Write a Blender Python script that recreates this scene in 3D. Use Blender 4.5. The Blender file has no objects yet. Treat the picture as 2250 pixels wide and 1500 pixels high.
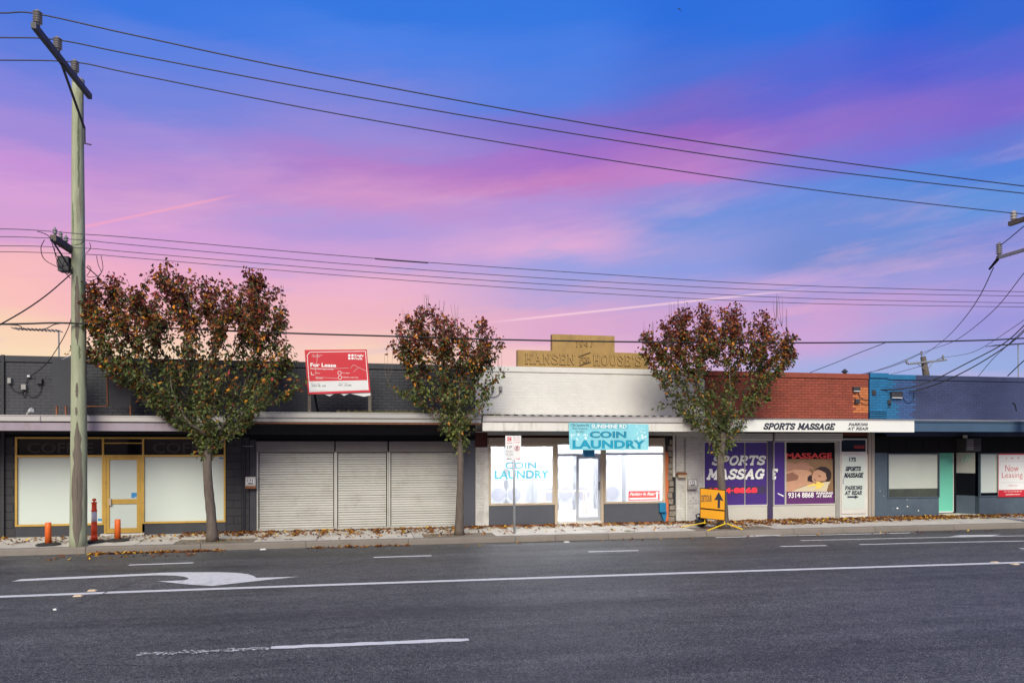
import bpy, math, random
from mathutils import Vector, Matrix
random.seed(7)
S = bpy.context.scene
C = S.collection
# ------------------------------------------------------------------ camera
TH = math.atan(0.2035)
ST, CT = math.sin(TH), math.cos(TH)
F = 1600.0; H = 2.35; CX, HY = 1125.0, 975.0
cam = bpy.data.cameras.new('camera'); cam_o = bpy.data.objects.new('camera', cam); C.objects.link(cam_o)
cam.sensor_width = 36; cam.lens = F*36/2250; cam.shift_y = 225/2250; cam.clip_end = 3000; cam.clip_start = 0.05
cam_o.location = (0, 0, H); cam_o.rotation_euler = (math.pi/2, 0, -TH)
S.camera = cam_o
S.view_settings.view_transform = 'Standard'; S.view_settings.look = 'None'
S.view_settings.exposure = 1.8; S.view_settings.gamma = 1.0; S.view_settings.use_curve_mapping = False

def lin(c):
    return tuple(((v/255)/12.92 if v/255 <= .04045 else ((v/255+.055)/1.055)**2.4) for v in c)
# ------------------------------------------------------------------ sky (dusk clouds by direction)
W_ = bpy.data.worlds.new('World'); S.world = W_; W_.use_nodes = True
wn, wl_ = W_.node_tree.nodes, W_.node_tree.links
for n in list(wn): wn.remove(n)
def WN(t, **k):
    n = wn.new(t)
    for a, b in k.items(): setattr(n, a, b)
    return n
def wmath(op, a, b=None, c=None):
    n = WN('ShaderNodeMath', operation=op)
    for i, v in enumerate((a, b, c)):
        if v is None: continue
        if isinstance(v, (int, float)): n.inputs[i].default_value = v
        else: wl_.new(v, n.inputs[i])
    return n.outputs[0]
tc = WN('ShaderNodeTexCoord'); sp = WN('ShaderNodeSeparateXYZ'); wl_.new(tc.outputs['Generated'], sp.inputs[0])
dx, dy, dz = sp.outputs
hl = wmath('MAXIMUM', wmath('SQRT', wmath('ADD', wmath('MULTIPLY', dx, dx), wmath('MULTIPLY', dy, dy))), 1e-4)
sx = wmath('DIVIDE', wmath('SUBTRACT', wmath('MULTIPLY', dx, CT), wmath('MULTIPLY', dy, ST)), hl)
cmb = WN('ShaderNodeCombineXYZ')
wl_.new(wmath('MULTIPLY', sx, 1.6), cmb.inputs[0])
wl_.new(wmath('MULTIPLY', wmath('SUBTRACT', dz, wmath('MULTIPLY', sx, .11)), 9.0), cmb.inputs[1])
wl_.new(wmath('MULTIPLY', dy, 0.3), cmb.inputs[2])
def noise(vec, scale, det, rough=.55):
    n = WN('ShaderNodeTexNoise'); n.inputs['Scale'].default_value = scale; n.inputs['Detail'].default_value = det
    n.inputs['Roughness'].default_value = rough; wl_.new(vec, n.inputs['Vector']); return n.outputs[0]
n1 = noise(cmb.outputs[0], 1.3, 5); n2 = noise(cmb.outputs[0], 3.7, 6, .6)
ew = wmath('ADD', dz, wmath('ADD', wmath('MULTIPLY', wmath('SUBTRACT', n1, .5), .045), wmath('MULTIPLY', wmath('SUBTRACT', n2, .5), .05)))
cols = {
 50: [(30,(70,115,220)),(120,(90,122,221)),(215,(130,130,221)),(310,(160,137,217)),(375,(200,145,215)),(430,(215,160,215)),(500,(215,160,210)),(560,(250,185,190)),(640,(255,195,185)),(720,(255,215,180)),(790,(255,225,185))],
 300: [(0,(50,115,225)),(100,(85,125,225)),(220,(115,130,220)),(320,(160,138,217)),(375,(185,142,212)),(440,(203,152,210)),(520,(215,160,215)),(600,(242,175,198)),(680,(252,190,188)),(790,(255,222,185))],
 800: [(0,(45,115,225)),(100,(70,125,230)),(200,(115,130,220)),(300,(150,135,215)),(370,(180,125,200)),(430,(205,145,203)),(510,(178,152,218)),(560,(205,160,215)),(640,(240,180,205)),(700,(245,185,190)),(790,(255,215,185))],
 1250: [(0,(45,115,225)),(100,(65,122,228)),(200,(80,125,225)),(280,(125,110,205)),(350,(160,108,200)),(410,(192,122,192)),(460,(175,145,215)),(540,(222,170,215)),(600,(155,160,225)),(650,(190,165,215)),(720,(225,170,205)),(790,(250,200,200))],
 1500: [(30,(35,105,220)),(150,(70,110,215)),(250,(115,100,200)),(300,(150,100,195)),(345,(178,118,195)),(380,(192,128,202)),(420,(150,140,215)),(480,(115,145,220)),(540,(150,155,220)),(600,(140,155,225)),(650,(175,160,215)),(700,(210,165,210)),(790,(225,180,210))],
 1800: [(30,(40,108,222)),(150,(78,100,212)),(230,(108,98,207)),(300,(142,108,202)),(360,(120,120,212)),(430,(95,135,220)),(500,(110,140,215)),(560,(115,140,210)),(620,(165,155,220)),(680,(205,160,210)),(740,(205,165,215)),(810,(165,175,225))],
 2000: [(30,(32,95,215)),(150,(75,92,210)),(260,(132,103,203)),(330,(110,115,215)),(400,(85,135,220)),(470,(105,140,215)),(560,(115,140,212)),(620,(160,155,220)),(660,(190,158,215)),(720,(170,165,220)),(810,(158,175,225))],
 2200: [(30,(45,98,210)),(150,(85,98,210)),(230,(122,100,205)),(300,(100,115,210)),(360,(80,130,220)),(430,(95,145,220)),(520,(115,135,215)),(600,(150,150,220)),(650,(170,155,220)),(700,(155,150,220)),(810,(150,175,225))]}
prev = None; prevs = None
for px, st in sorted(cols.items()):
    vx = (px-CX)/F; s_ = vx/math.hypot(1, vx)
    r = WN('ShaderNodeValToRGB'); r.color_ramp.interpolation = 'EASE'
    pts = sorted(((HY-y)/F/math.sqrt(1+vx*vx+((HY-y)/F)**2), c) for y, c in st)
    pts.append((.8, (28, 80, 185)))
    el = r.color_ramp.elements
    while len(el) < len(pts): el.new(.5)
    for e_, (p, c) in zip(el, pts):
        e_.position = p; e_.color = (*lin(tuple(v+(w_-v)*.08 for v, w_ in zip(c, (170, 165, 205)))), 1)
    wl_.new(ew, r.inputs[0])
    if prev is None: prev = r.outputs[0]
    else:
        mr = WN('ShaderNodeMapRange', interpolation_type='SMOOTHSTEP'); wl_.new(wmath('ADD', sx, wmath('MULTIPLY', wmath('SUBTRACT', n1, .5), .12)), mr.inputs[0])
        mr.inputs[1].default_value = prevs; mr.inputs[2].default_value = s_
        m = WN('ShaderNodeMix', data_type='RGBA'); wl_.new(mr.outputs[0], m.inputs[0]); wl_.new(prev, m.inputs[6]); wl_.new(r.outputs[0], m.inputs[7])
        prev = m.outputs[2]
    prevs = s_
def pixdir(px, py):
    v = Vector((ST, CT, 0)) + Vector((CT, -ST, 0))*((px-CX)/F) + Vector((0, 0, 1))*((HY-py)/F)
    return v.normalized()
def contrail(a, b, wdt, col, amt):
    global prev
    A, B = pixdir(*a), pixdir(*b); N = A.cross(B).normalized(); M = (A+B).normalized(); half = math.acos(A.dot(M))
    def dot(v):
        n = WN('ShaderNodeVectorMath', operation='DOT_PRODUCT'); wl_.new(tc.outputs['Generated'], n.inputs[0]); n.inputs[1].default_value = v; return n.outputs['Value']
    w = wmath('SUBTRACT', 1.0, wmath('DIVIDE', wmath('ABSOLUTE', dot(N)), wdt)); w = wmath('MAXIMUM', w, 0.0)
    al = WN('ShaderNodeMapRange', interpolation_type='SMOOTHSTEP'); wl_.new(dot(M), al.inputs[0])
    al.inputs[1].default_value = math.cos(half); al.inputs[2].default_value = math.cos(half*.55)
    f = wmath('MULTIPLY', wmath('MULTIPLY', w, al.outputs[0]), amt)
    m = WN('ShaderNodeMix', data_type='RGBA'); wl_.new(f, m.inputs[0]); wl_.new(prev, m.inputs[6]); m.inputs[7].default_value = (*lin(col), 1)
    prev = m.outputs[2]
contrail((1040, 712), (1800, 632), .0022, (255, 215, 225), .75)
contrail((120, 512), (540, 424), .0022, (255, 165, 185), .6)
n4 = noise(cmb.outputs[0], 2.1, 7, .62)
wf = WN('ShaderNodeMapRange', interpolation_type='SMOOTHSTEP'); wl_.new(n4, wf.inputs[0]); wf.inputs[1].default_value = .52; wf.inputs[2].default_value = .72; wf.inputs[4].default_value = .30
wz = WN('ShaderNodeMapRange', interpolation_type='SMOOTHSTEP'); wl_.new(dz, wz.inputs[0]); wz.inputs[1].default_value = .47; wz.inputs[2].default_value = .18
mw = WN('ShaderNodeMix', data_type='RGBA'); wl_.new(wmath('MULTIPLY', wf.outputs[0], wz.outputs[0]), mw.inputs[0]); wl_.new(prev, mw.inputs[6]); mw.inputs[7].default_value = (*lin((250, 188, 205)), 1); prev = mw.outputs[2]
n5 = noise(cmb.outputs[0], 2.9, 6, .6)
wf = WN('ShaderNodeMapRange', interpolation_type='SMOOTHSTEP'); wl_.new(n5, wf.inputs[0]); wf.inputs[1].default_value = .53; wf.inputs[2].default_value = .75; wf.inputs[4].default_value = .45
mw = WN('ShaderNodeMix', data_type='RGBA'); wl_.new(wmath('MULTIPLY', wf.outputs[0], wz.outputs[0]), mw.inputs[0]); wl_.new(prev, mw.inputs[6]); mw.inputs[7].default_value = (*lin((150, 165, 225)), 1); prev = mw.outputs[2]
bg = WN('ShaderNodeBackground'); bg.inputs[1].default_value = .292; wl_.new(prev, bg.inputs[0])
wo = WN('ShaderNodeOutputWorld'); wl_.new(bg.outputs[0], wo.inputs[0])
# soft daylight from behind the camera (overcast look)
su = bpy.data.lights.new('sun', 'SUN'); su.energy = 1.38; su.angle = math.radians(36); su.color = (1.0, .955, .77)
so = bpy.data.objects.new('sun', su); C.objects.link(so)
SUN_EL, SUN_AZ = math.radians(37), math.radians(-14)   # az 0 = straight behind the viewer of the facade
sd = Vector((math.sin(SUN_AZ)*math.cos(SUN_EL), -math.cos(SUN_AZ)*math.cos(SUN_EL), math.sin(SUN_EL)))
so.rotation_euler = sd.to_track_quat('Z', 'Y').to_euler(); so.location = (0, -10, 30)

# ------------------------------------------------------------------ projection helpers (pixels of the photo -> metres)
def W(px, py, Y):
    vx = (px-CX)/F; k = Y/(CT - vx*ST)
    return k*(ST+vx*CT), H + k*(HY-py)/F
def Xp(px, Y): return W(px, 975, Y)[0]
def Zp(px, py, Y): return W(px, py, Y)[1]
def G(px, py, z=-.15):
    vx = (px-CX)/F; k = (H-z)*F/(py-HY)
    return Vector((k*(ST+vx*CT), k*(CT-vx*ST), z))
YW = 20.45      # shop front plane
YA = 18.95      # awning front
YK = 18.2       # kerb face
# ------------------------------------------------------------------ materials
def mat(name, col, rough=.75, var=.12, scale=3., bump=.0, bscale=60., metal=0., stretch=(1, 1, 1), obrand=0., spec=.4, emis=None, dirt=None, dscale=1.5, damt=.5, wave=None):
    m = bpy.data.materials.new(name); m.use_nodes = True
    nt = m.node_tree; N = nt.nodes; L = nt.links; b = N['Principled BSDF']
    c = tuple(col)
    b.inputs['Roughness'].default_value = rough; b.inputs['Metallic'].default_value = metal
    b.inputs['Specular IOR Level'].default_value = spec
    g = N.new('ShaderNodeNewGeometry'); mp = N.new('ShaderNodeMapping'); mp.inputs['Scale'].default_value = stretch
    L.new(g.outputs['Position'], mp.inputs[0])
    n = N.new('ShaderNodeTexNoise'); n.inputs['Scale'].default_value = scale; n.inputs['Detail'].default_value = 6; n.inputs['Roughness'].default_value = .62
    L.new(mp.outputs[0], n.inputs['Vector'])
    mr = N.new('ShaderNodeMapRange'); mr.inputs[1].default_value = .25; mr.inputs[2].default_value = .75
    mr.inputs[3].default_value = 1-var; mr.inputs[4].default_value = 1+var
    L.new(n.outputs[0], mr.inputs[0])
    last = mr.outputs[0]
    if obrand:
        oi = N.new('ShaderNodeObjectInfo'); mo = N.new('ShaderNodeMapRange'); mo.inputs[3].default_value = 1-obrand; mo.inputs[4].default_value = 1+obrand
        L.new(oi.outputs['Random'], mo.inputs[0]); mm = N.new('ShaderNodeMath'); mm.operation = 'MULTIPLY'
        L.new(last, mm.inputs[0]); L.new(mo.outputs[0], mm.inputs[1]); last = mm.outputs[0]
    vm = N.new('ShaderNodeVectorMath'); vm.operation = 'SCALE'; vm.inputs[0].default_value = c; L.new(last, vm.inputs['Scale'])
    out = vm.outputs[0]
    if dirt is not None:
        n3 = N.new('ShaderNodeTexNoise'); n3.inputs['Scale'].default_value = dscale; n3.inputs['Detail'].default_value = 8; n3.inputs['Roughness'].default_value = .7
        L.new(mp.outputs[0], n3.inputs['Vector'])
        m3 = N.new('ShaderNodeMapRange'); m3.inputs[1].default_value = .52; m3.inputs[2].default_value = .72; m3.inputs[4].default_value = damt
        L.new(n3.outputs[0], m3.inputs[0]); mx = N.new('ShaderNodeMix'); mx.data_type = 'RGBA'
        L.new(m3.outputs[0], mx.inputs[0]); L.new(out, mx.inputs[6]); mx.inputs[7].default_value = (*dirt, 1); out = mx.outputs[2]
    L.new(out, b.inputs['Base Color'])
    if bump:
        n2 = N.new('ShaderNodeTexNoise'); n2.inputs['Scale'].default_value = bscale; n2.inputs['Detail'].default_value = 5
        L.new(mp.outputs[0], n2.inputs['Vector'])
        bp = N.new('ShaderNodeBump'); bp.inputs['Strength'].default_value = bump; bp.inputs['Distance'].default_value = .01
        L.new(n2.outputs[0], bp.inputs['Height']); L.new(bp.outputs[0], b.inputs['Normal'])
    if emis:
        b.inputs['Emission Color'].default_value = (*emis[0], 1); b.inputs['Emission Strength'].default_value = emis[1]
    return m
M = {}
def mk(k, *a, **kw): M[k] = mat(k, *a, **kw)
mk('charcoal_brick', (.040, .041, .049), .7, .15, 4, .35, 45, obrand=.10, dirt=(.085, .085, .09), damt=.35)
mk('charcoal_mortar', (.028, .028, .034), .9, .1, bump=.3)
mk('charcoal_wall', (.037, .039, .047), .7, .12, 3, .3, 40, dirt=(.08, .08, .085), damt=.3)
mk('charcoal_block', (.030, .030, .034), .75, .12, 3, .3, 40, obrand=.08)
mk('white_brick', (.60, .585, .55), .7, .05, 3, .3, 45, obrand=.025, dirt=(.47, .45, .41), damt=.3, dscale=1.2)
mk('white_mortar', (.58, .565, .53), .85, .08, bump=.2)
mk('white_pier_brick', (.50, .49, .46), .75, .12, 5, .5, 45, obrand=.06, dirt=(.28, .25, .21), damt=.6, dscale=3)
mk('red_brick', (.245, .055, .031), .7, .12, 4, .35, 45, obrand=.12, dirt=(.20, .05, .03), damt=.4)
mk('red_mortar', (.12, .03, .02), .9, .1, bump=.3)
mk('orange_brick', (.46, .15, .05), .8, .15, 5, .3, 45, obrand=.2)
mk('navy_brick', (.038, .050, .115), .65, .12, 4, .35, 45, obrand=.10, dirt=(.06, .075, .15), damt=.4)
mk('navy_mortar', (.030, .04, .09), .85)
mk('blue_brick', (.035, .085, .22), .65, .12, 4, .35, 45, obrand=.08)
mk('teal_brick', (.012, .125, .27), .65, .12, 4, .35, 45, obrand=.08)
mk('teal_mortar', (.008, .07, .16), .85)
mk('slate_wall', (.060, .085, .115), .75, .12, 3, .3, 40, dirt=(.09, .115, .15), damt=.3)
mk('mustard_render', (.34, .215, .075), .85, .16, 3, .5, 50, stretch=(1, 1, .5), dirt=(.15, .10, .05), dscale=2.5, damt=.5)
mk('mustard_letter', (.36, .23, .085), .85, .14, 5, .4, 50)
mk('lettering_shade', (.10, .065, .03), .9, .3, 8)  # painted edge shade for the raised letters; the raised bars share the tone
mk('gutter_grey', (.33, .32, .305), .5, .08, 2, stretch=(.4, 1, 3), dirt=(.22, .2, .18), damt=.35, dscale=3)
mk('gutter_pink', (.40, .375, .37), .5, .08, 2, dirt=(.3, .26, .26), damt=.3)
mk('fascia_lilac', (.27, .225, .27), .65, .12, 2, stretch=(1, 1, .3), dirt=(.20, .15, .14), damt=.7, dscale=3)
mk('fascia_white', (.62, .60, .56), .6, .06, 2, stretch=(1, 1, .25), dirt=(.33, .27, .21), damt=.7, dscale=3.5)
mk('fascia_sign', (.66, .66, .62), .5, .03, 2)
mk('fascia_navy', (.045, .085, .14), .5, .1, 2)
mk('rust', (.20, .075, .035), .85, .35, 8, dirt=(.08, .04, .03), dscale=6)
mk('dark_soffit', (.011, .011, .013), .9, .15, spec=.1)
mk('maroon_soffit', (.06, .016, .013), .85, .2)
mk('galvanised', (.38, .37, .35), .45, .2, 6, metal=.3, dirt=(.22, .15, .10), dscale=5, damt=.6)
mk('grey_steel', (.36, .38, .40), .45, .1, 6, metal=.4)
mk('gold_frame', (.48, .30, .065), .42, .12, 3, metal=.25, dirt=(.25, .16, .05), damt=.4, dscale=5)
mk('beige_frame', (.42, .34, .245), .5, .08, 3)
mk('shutter_box_beige', (.36, .30, .235), .6, .1, 3)
mk('aluminium', (.42, .44, .48), .4, .06, 3, metal=.2)
mk('film_white', (.50, .555, .515), .3, .03, .8, spec=.25)
mk('film_greenish', (.40, .43, .39), .25, .06, 1.2, spec=.4)
mk('dark_glass', (.005, .006, .009), .08, .2, spec=.12)
mk('smoky_glass', (.06, .068, .058), .1, .3, 2, spec=.5)
mk('shutter_slat', (.40, .395, .365), .45, .07, 1.5, dirt=(.26, .24, .20), damt=.5, dscale=2.4, obrand=.05)
mk('shutter_box', (.16, .15, .14), .5, .1, 2)
mk('black_metal', (.006, .006, .008), .5, .2, spec=.04)
mk('black_letter', (.02, .022, .04), .6, .05)
mk('coffee_letter', (.016, .015, .018), .5, .05)
mk('print_red', (.50, .018, .03), .45, .04, 1)
mk('print_white', (.78, .78, .76), .5, .02)
mk('print_grey', (.30, .30, .31), .5, .02)
mk('print_lightgrey', (.60, .60, .60), .5, .03)
mk('aqua', (.22, .56, .64), .45, .08, 2.5, dirt=(.36, .66, .70), dscale=2, damt=.8)
mk('aqua_deep', (.10, .42, .52), .45, .05)
mk('laundry_blue', (.0, .30, .46), .45, .04)
mk('laundry_navy', (.01, .05, .12), .45, .04)
mk('foam_white', (.62, .78, .80), .6, .02)
mk('window_decal', (.05, .36, .46), .5, .03, emis=((.2, .8, .95), .12))  # slight glow put into the decal colour, though it is no lamp
mk('pale_decal', (.6, .6, .7), .5, .02, emis=((.85, .85, 1), .28))  # glow put in so the letters stay pale against the lit room
mk('purple', (.060, .026, .185), .4, .08, 2)
mk('purple_post', (.045, .032, .085), .5, .1)
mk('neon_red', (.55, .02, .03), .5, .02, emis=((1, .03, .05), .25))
mk('cream_tile', (.48, .46, .41), .5, .06, 4, dirt=(.36, .33, .28), dscale=4, damt=.4)
mk('cream_frame', (.56, .54, .50), .5, .06, 4)
mk('pier_taupe', (.30, .265, .23), .7, .1, 4, stretch=(1, 1, .3))
mk('orange_paint', (.52, .14, .05), .7, .15, 4)
mk('rubble', (.20, .17, .14), .95, .45, 14, .9, 20, dirt=(.40, .36, .31), dscale=6, damt=.7)
mk('stall_grey', (.072, .078, .095), .5, .08, 3)
mk('mint_door', (.14, .50, .37), .4, .03, 2)
mk('blue_box', (.01, .16, .32), .5, .1)
mk('bollard_orange', (.72, .13, .02), .5, .08, 6)
mk('bollard_red', (.85, .075, .02), .5, .06, 6)
mk('bollard_white', (.62, .60, .63), .4, .06, 6)
mk('rubber', (.03, .028, .027), .8, .2, bump=.4)
mk('detour_yellow', (.66, .29, .01), .45, .05, 2)
mk('leg_yellow', (.75, .50, .01), .45, .05)
mk('bag_black', (.015, .015, .017), .35, .3, 12, .8, 25)
mk('pole_wood', (.30, .325, .215), .85, .22, 5, .6, 30, stretch=(3, 3, .3), dirt=(.15, .115, .085), damt=.85, dscale=1.6)
mk('bare_grain', (.145, .12, .095), .95, .3, 6, .8, 30, stretch=(6, 6, .3), dirt=(.06, .05, .04), dscale=4, damt=.8)
mk('pole_stain', (.12, .15, .085), .9, .35, 8, .6, 30)
mk('old_wood', (.10, .085, .07), .9, .3, 6, .5, 30)
mk('arm_steel', (.052, .055, .062), .6, .15)
mk('arm_galv', (.20, .21, .22), .5, .12)
mk('porcelain', (.19, .18, .185), .35, .15)
mk('cable', (.012, .012, .014), .6, .05)
mk('wire', (.03, .03, .045), .5, .05)
mk('bark', (.105, .083, .068), .9, .3, 9, .8, 30, stretch=(2, 2, .5), dirt=(.19, .16, .13), dscale=5, damt=.6)
mk('soil', (.19, .155, .115), .95, .25, 12, .9, 40)
mk('concrete', (.50, .465, .415), .85, .14, 2, .4, 50, obrand=.09, dirt=(.22, .19, .16), damt=.75, dscale=2.2)
mk('kerb_concrete', (.185, .16, .135), .9, .14, 3, .5, 40, obrand=.07, dirt=(.15, .13, .115), damt=.6, dscale=3)
mk('joint_dark', (.07, .06, .052), .95)
mk('road_paint', (.62, .61, .59), .6, .08, 8, dirt=(.35, .35, .35), dscale=9, damt=.5)
mk('road_paint_worn', (.16, .16, .165), .8, .25, 10)
mk('tar', (.016, .016, .018), .6)
mk('far_ground', (.12, .11, .10), .95)
mk('skin', (.50, .27, .17), .6, .08, 8)
mk('skin_shade', (.24, .11, .07), .6, .06)
mk('hand_skin', (.34, .17, .115), .6, .08, 8)
mk('poster_brown', (.22, .125, .06), .6, .2, 2)
mk('poster_dark', (.06, .035, .03), .6, .1)
mk('hair', (.028, .016, .014), .5, .15)
mk('towel', (.58, .50, .34), .6, .06)
mk('flower', (.80, .58, .12), .6, .12, 14)
mk('curtain', (.10, .025, .12), .6, .25, 18, stretch=(4, 1, .1))
mk('red_dull', (.50, .035, .025), .5, .05)
mk('interior_white', (.72, .73, .76), .6, .04)
mk('interior_floor', (.52, .50, .48), .4, .06)
mk('machine_white', (.60, .63, .68), .4, .04)
mk('machine_blue', (.34, .46, .60), .4, .04)
mk('machine_dark', (.20, .20, .25), .3, .05)
mk('wood_bench', (.55, .42, .26), .5, .08)
mk('parking_red', (.72, .10, .10), .5, .03, emis=((1, .2, .2), .06))  # faint glow put into the notice print, red and white alike
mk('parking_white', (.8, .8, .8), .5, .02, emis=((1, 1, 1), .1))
mk('light_tube', (.9, .9, .9), .5, 0, emis=((.93, .96, 1.0), 14.5))
mk('sign_paper', (.70, .70, .69), .5, .02)
mk('sticker_blue', (.03, .22, .48), .5, .1)
mk('meter_grey', (.26, .255, .24), .6, .15)
mk('dark_box', (.035, .035, .04), .6, .15)
mk('bird_dark', (.03, .03, .04), .7)

def glass_mat():
    m = bpy.data.materials.new('clear_glass'); m.use_nodes = True; nt = m.node_tree
    for n in list(nt.nodes): nt.nodes.remove(n)
    t = nt.nodes.new('ShaderNodeBsdfTransparent'); g = nt.nodes.new('ShaderNodeBsdfGlossy'); g.inputs['Roughness'].default_value = .04
    f = nt.nodes.new('ShaderNodeFresnel'); f.inputs[0].default_value = 1.45; mx = nt.nodes.new('ShaderNodeMixShader'); o = nt.nodes.new('ShaderNodeOutputMaterial')
    t.inputs[0].default_value = (.94, .95, .96, 1)
    nt.links.new(f.outputs[0], mx.inputs[0]); nt.links.new(t.outputs[0], mx.inputs[1]); nt.links.new(g.outputs[0], mx.inputs[2]); nt.links.new(mx.outputs[0], o.inputs[0]); return m
M['clear_glass'] = glass_mat()
def haze_glass():
    m = bpy.data.materials.new('hazy_glass'); m.use_nodes = True; nt = m.node_tree
    for n in list(nt.nodes): nt.nodes.remove(n)
    t = nt.nodes.new('ShaderNodeBsdfTransparent'); d = nt.nodes.new('ShaderNodeBsdfTranslucent'); mx = nt.nodes.new('ShaderNodeMixShader'); o = nt.nodes.new('ShaderNodeOutputMaterial')
    d.inputs[0].default_value = (.9, .92, .97, 1); mx.inputs[0].default_value = .19
    nt.links.new(t.outputs[0], mx.inputs[1]); nt.links.new(d.outputs[0], mx.inputs[2]); nt.links.new(mx.outputs[0], o.inputs[0]); return m
M['hazy_glass'] = haze_glass()
def leaf_mat(name, attr=True):
    m = bpy.data.materials.new(name); m.use_nodes = True; nt = m.node_tree; N = nt.nodes; L = nt.links
    b = N['Principled BSDF']; b.inputs['Roughness'].default_value = .45; b.inputs['Specular IOR Level'].default_value = .3
    a = N.new('ShaderNodeAttribute'); a.attribute_name = 'leafcol'
    tr = N.new('ShaderNodeBsdfTranslucent'); mx = N.new('ShaderNodeMixShader'); mx.inputs[0].default_value = .25
    L.new(a.outputs['Color'], b.inputs['Base Color']); L.new(a.outputs['Color'], tr.inputs[0])
    L.new(b.outputs[0], mx.inputs[1]); L.new(tr.outputs[0], mx.inputs[2]); L.new(mx.outputs[0], N['Material Output'].inputs[0]); return m
M['leaf'] = leaf_mat('leaf')
def asphalt():
    m = bpy.data.materials.new('asphalt'); m.use_nodes = True; nt = m.node_tree; N = nt.nodes; L = nt.links; b = N['Principled BSDF']
    g = N.new('ShaderNodeNewGeometry')
    def nz(sc, det, st=(1, 1, 1), ro=.6):
        mp = N.new('ShaderNodeMapping'); mp.inputs['Scale'].default_value = st; L.new(g.outputs['Position'], mp.inputs[0])
        n = N.new('ShaderNodeTexNoise'); n.inputs['Scale'].default_value = sc; n.inputs['Detail'].default_value = det; n.inputs['Roughness'].default_value = ro
        L.new(mp.outputs[0], n.inputs['Vector']); return n.outputs[0]
    def mr(v, a, b_, c, d):
        n = N.new('ShaderNodeMapRange'); L.new(v, n.inputs[0])
        for i, q in enumerate((a, b_, c, d)): n.inputs[i+1].default_value = q
        return n.outputs[0]
    def mul(a, b_):
        n = N.new('ShaderNodeMath'); n.operation = 'MULTIPLY'; L.new(a, n.inputs[0]); L.new(b_, n.inputs[1]); return n.outputs[0]
    fine = mr(nz(30, 4, ro=.8), .36, .64, .30, 1.8)
    speck = mr(nz(60, 1), .62, .70, 1.0, 3.6)
    big = mr(nz(.5, 4, (.3, 1, 1)), .3, .7, .82, 1.15)
    strk = mr(nz(1.5, 5, (.035, 1, 1)), .33, .67, .74, 1.24)
    mid = mr(nz(5, 5, (.6, 1, 1), .75), .35, .66, .84, 1.18)
    v = mul(mul(mul(fine, speck), mul(big, strk)), mid)
    vm = N.new('ShaderNodeVectorMath'); vm.operation = 'SCALE'; vm.inputs[0].default_value = (.066, .064, .061); L.new(v, vm.inputs['Scale'])
    L.new(vm.outputs[0], b.inputs['Base Color'])
    b.inputs['Specular IOR Level'].default_value = .36
    L.new(mr(nz(1.5, 4, (.1, 1, 1)), .3, .7, .48, .66), b.inputs['Roughness'])
    bp = N.new('ShaderNodeBump'); bp.inputs['Strength'].default_value = .7; bp.inputs['Distance'].default_value = .006
    L.new(nz(70, 3), bp.inputs['Height']); L.new(bp.outputs[0], b.inputs['Normal'])
    return m
M['asphalt'] = asphalt()

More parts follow.
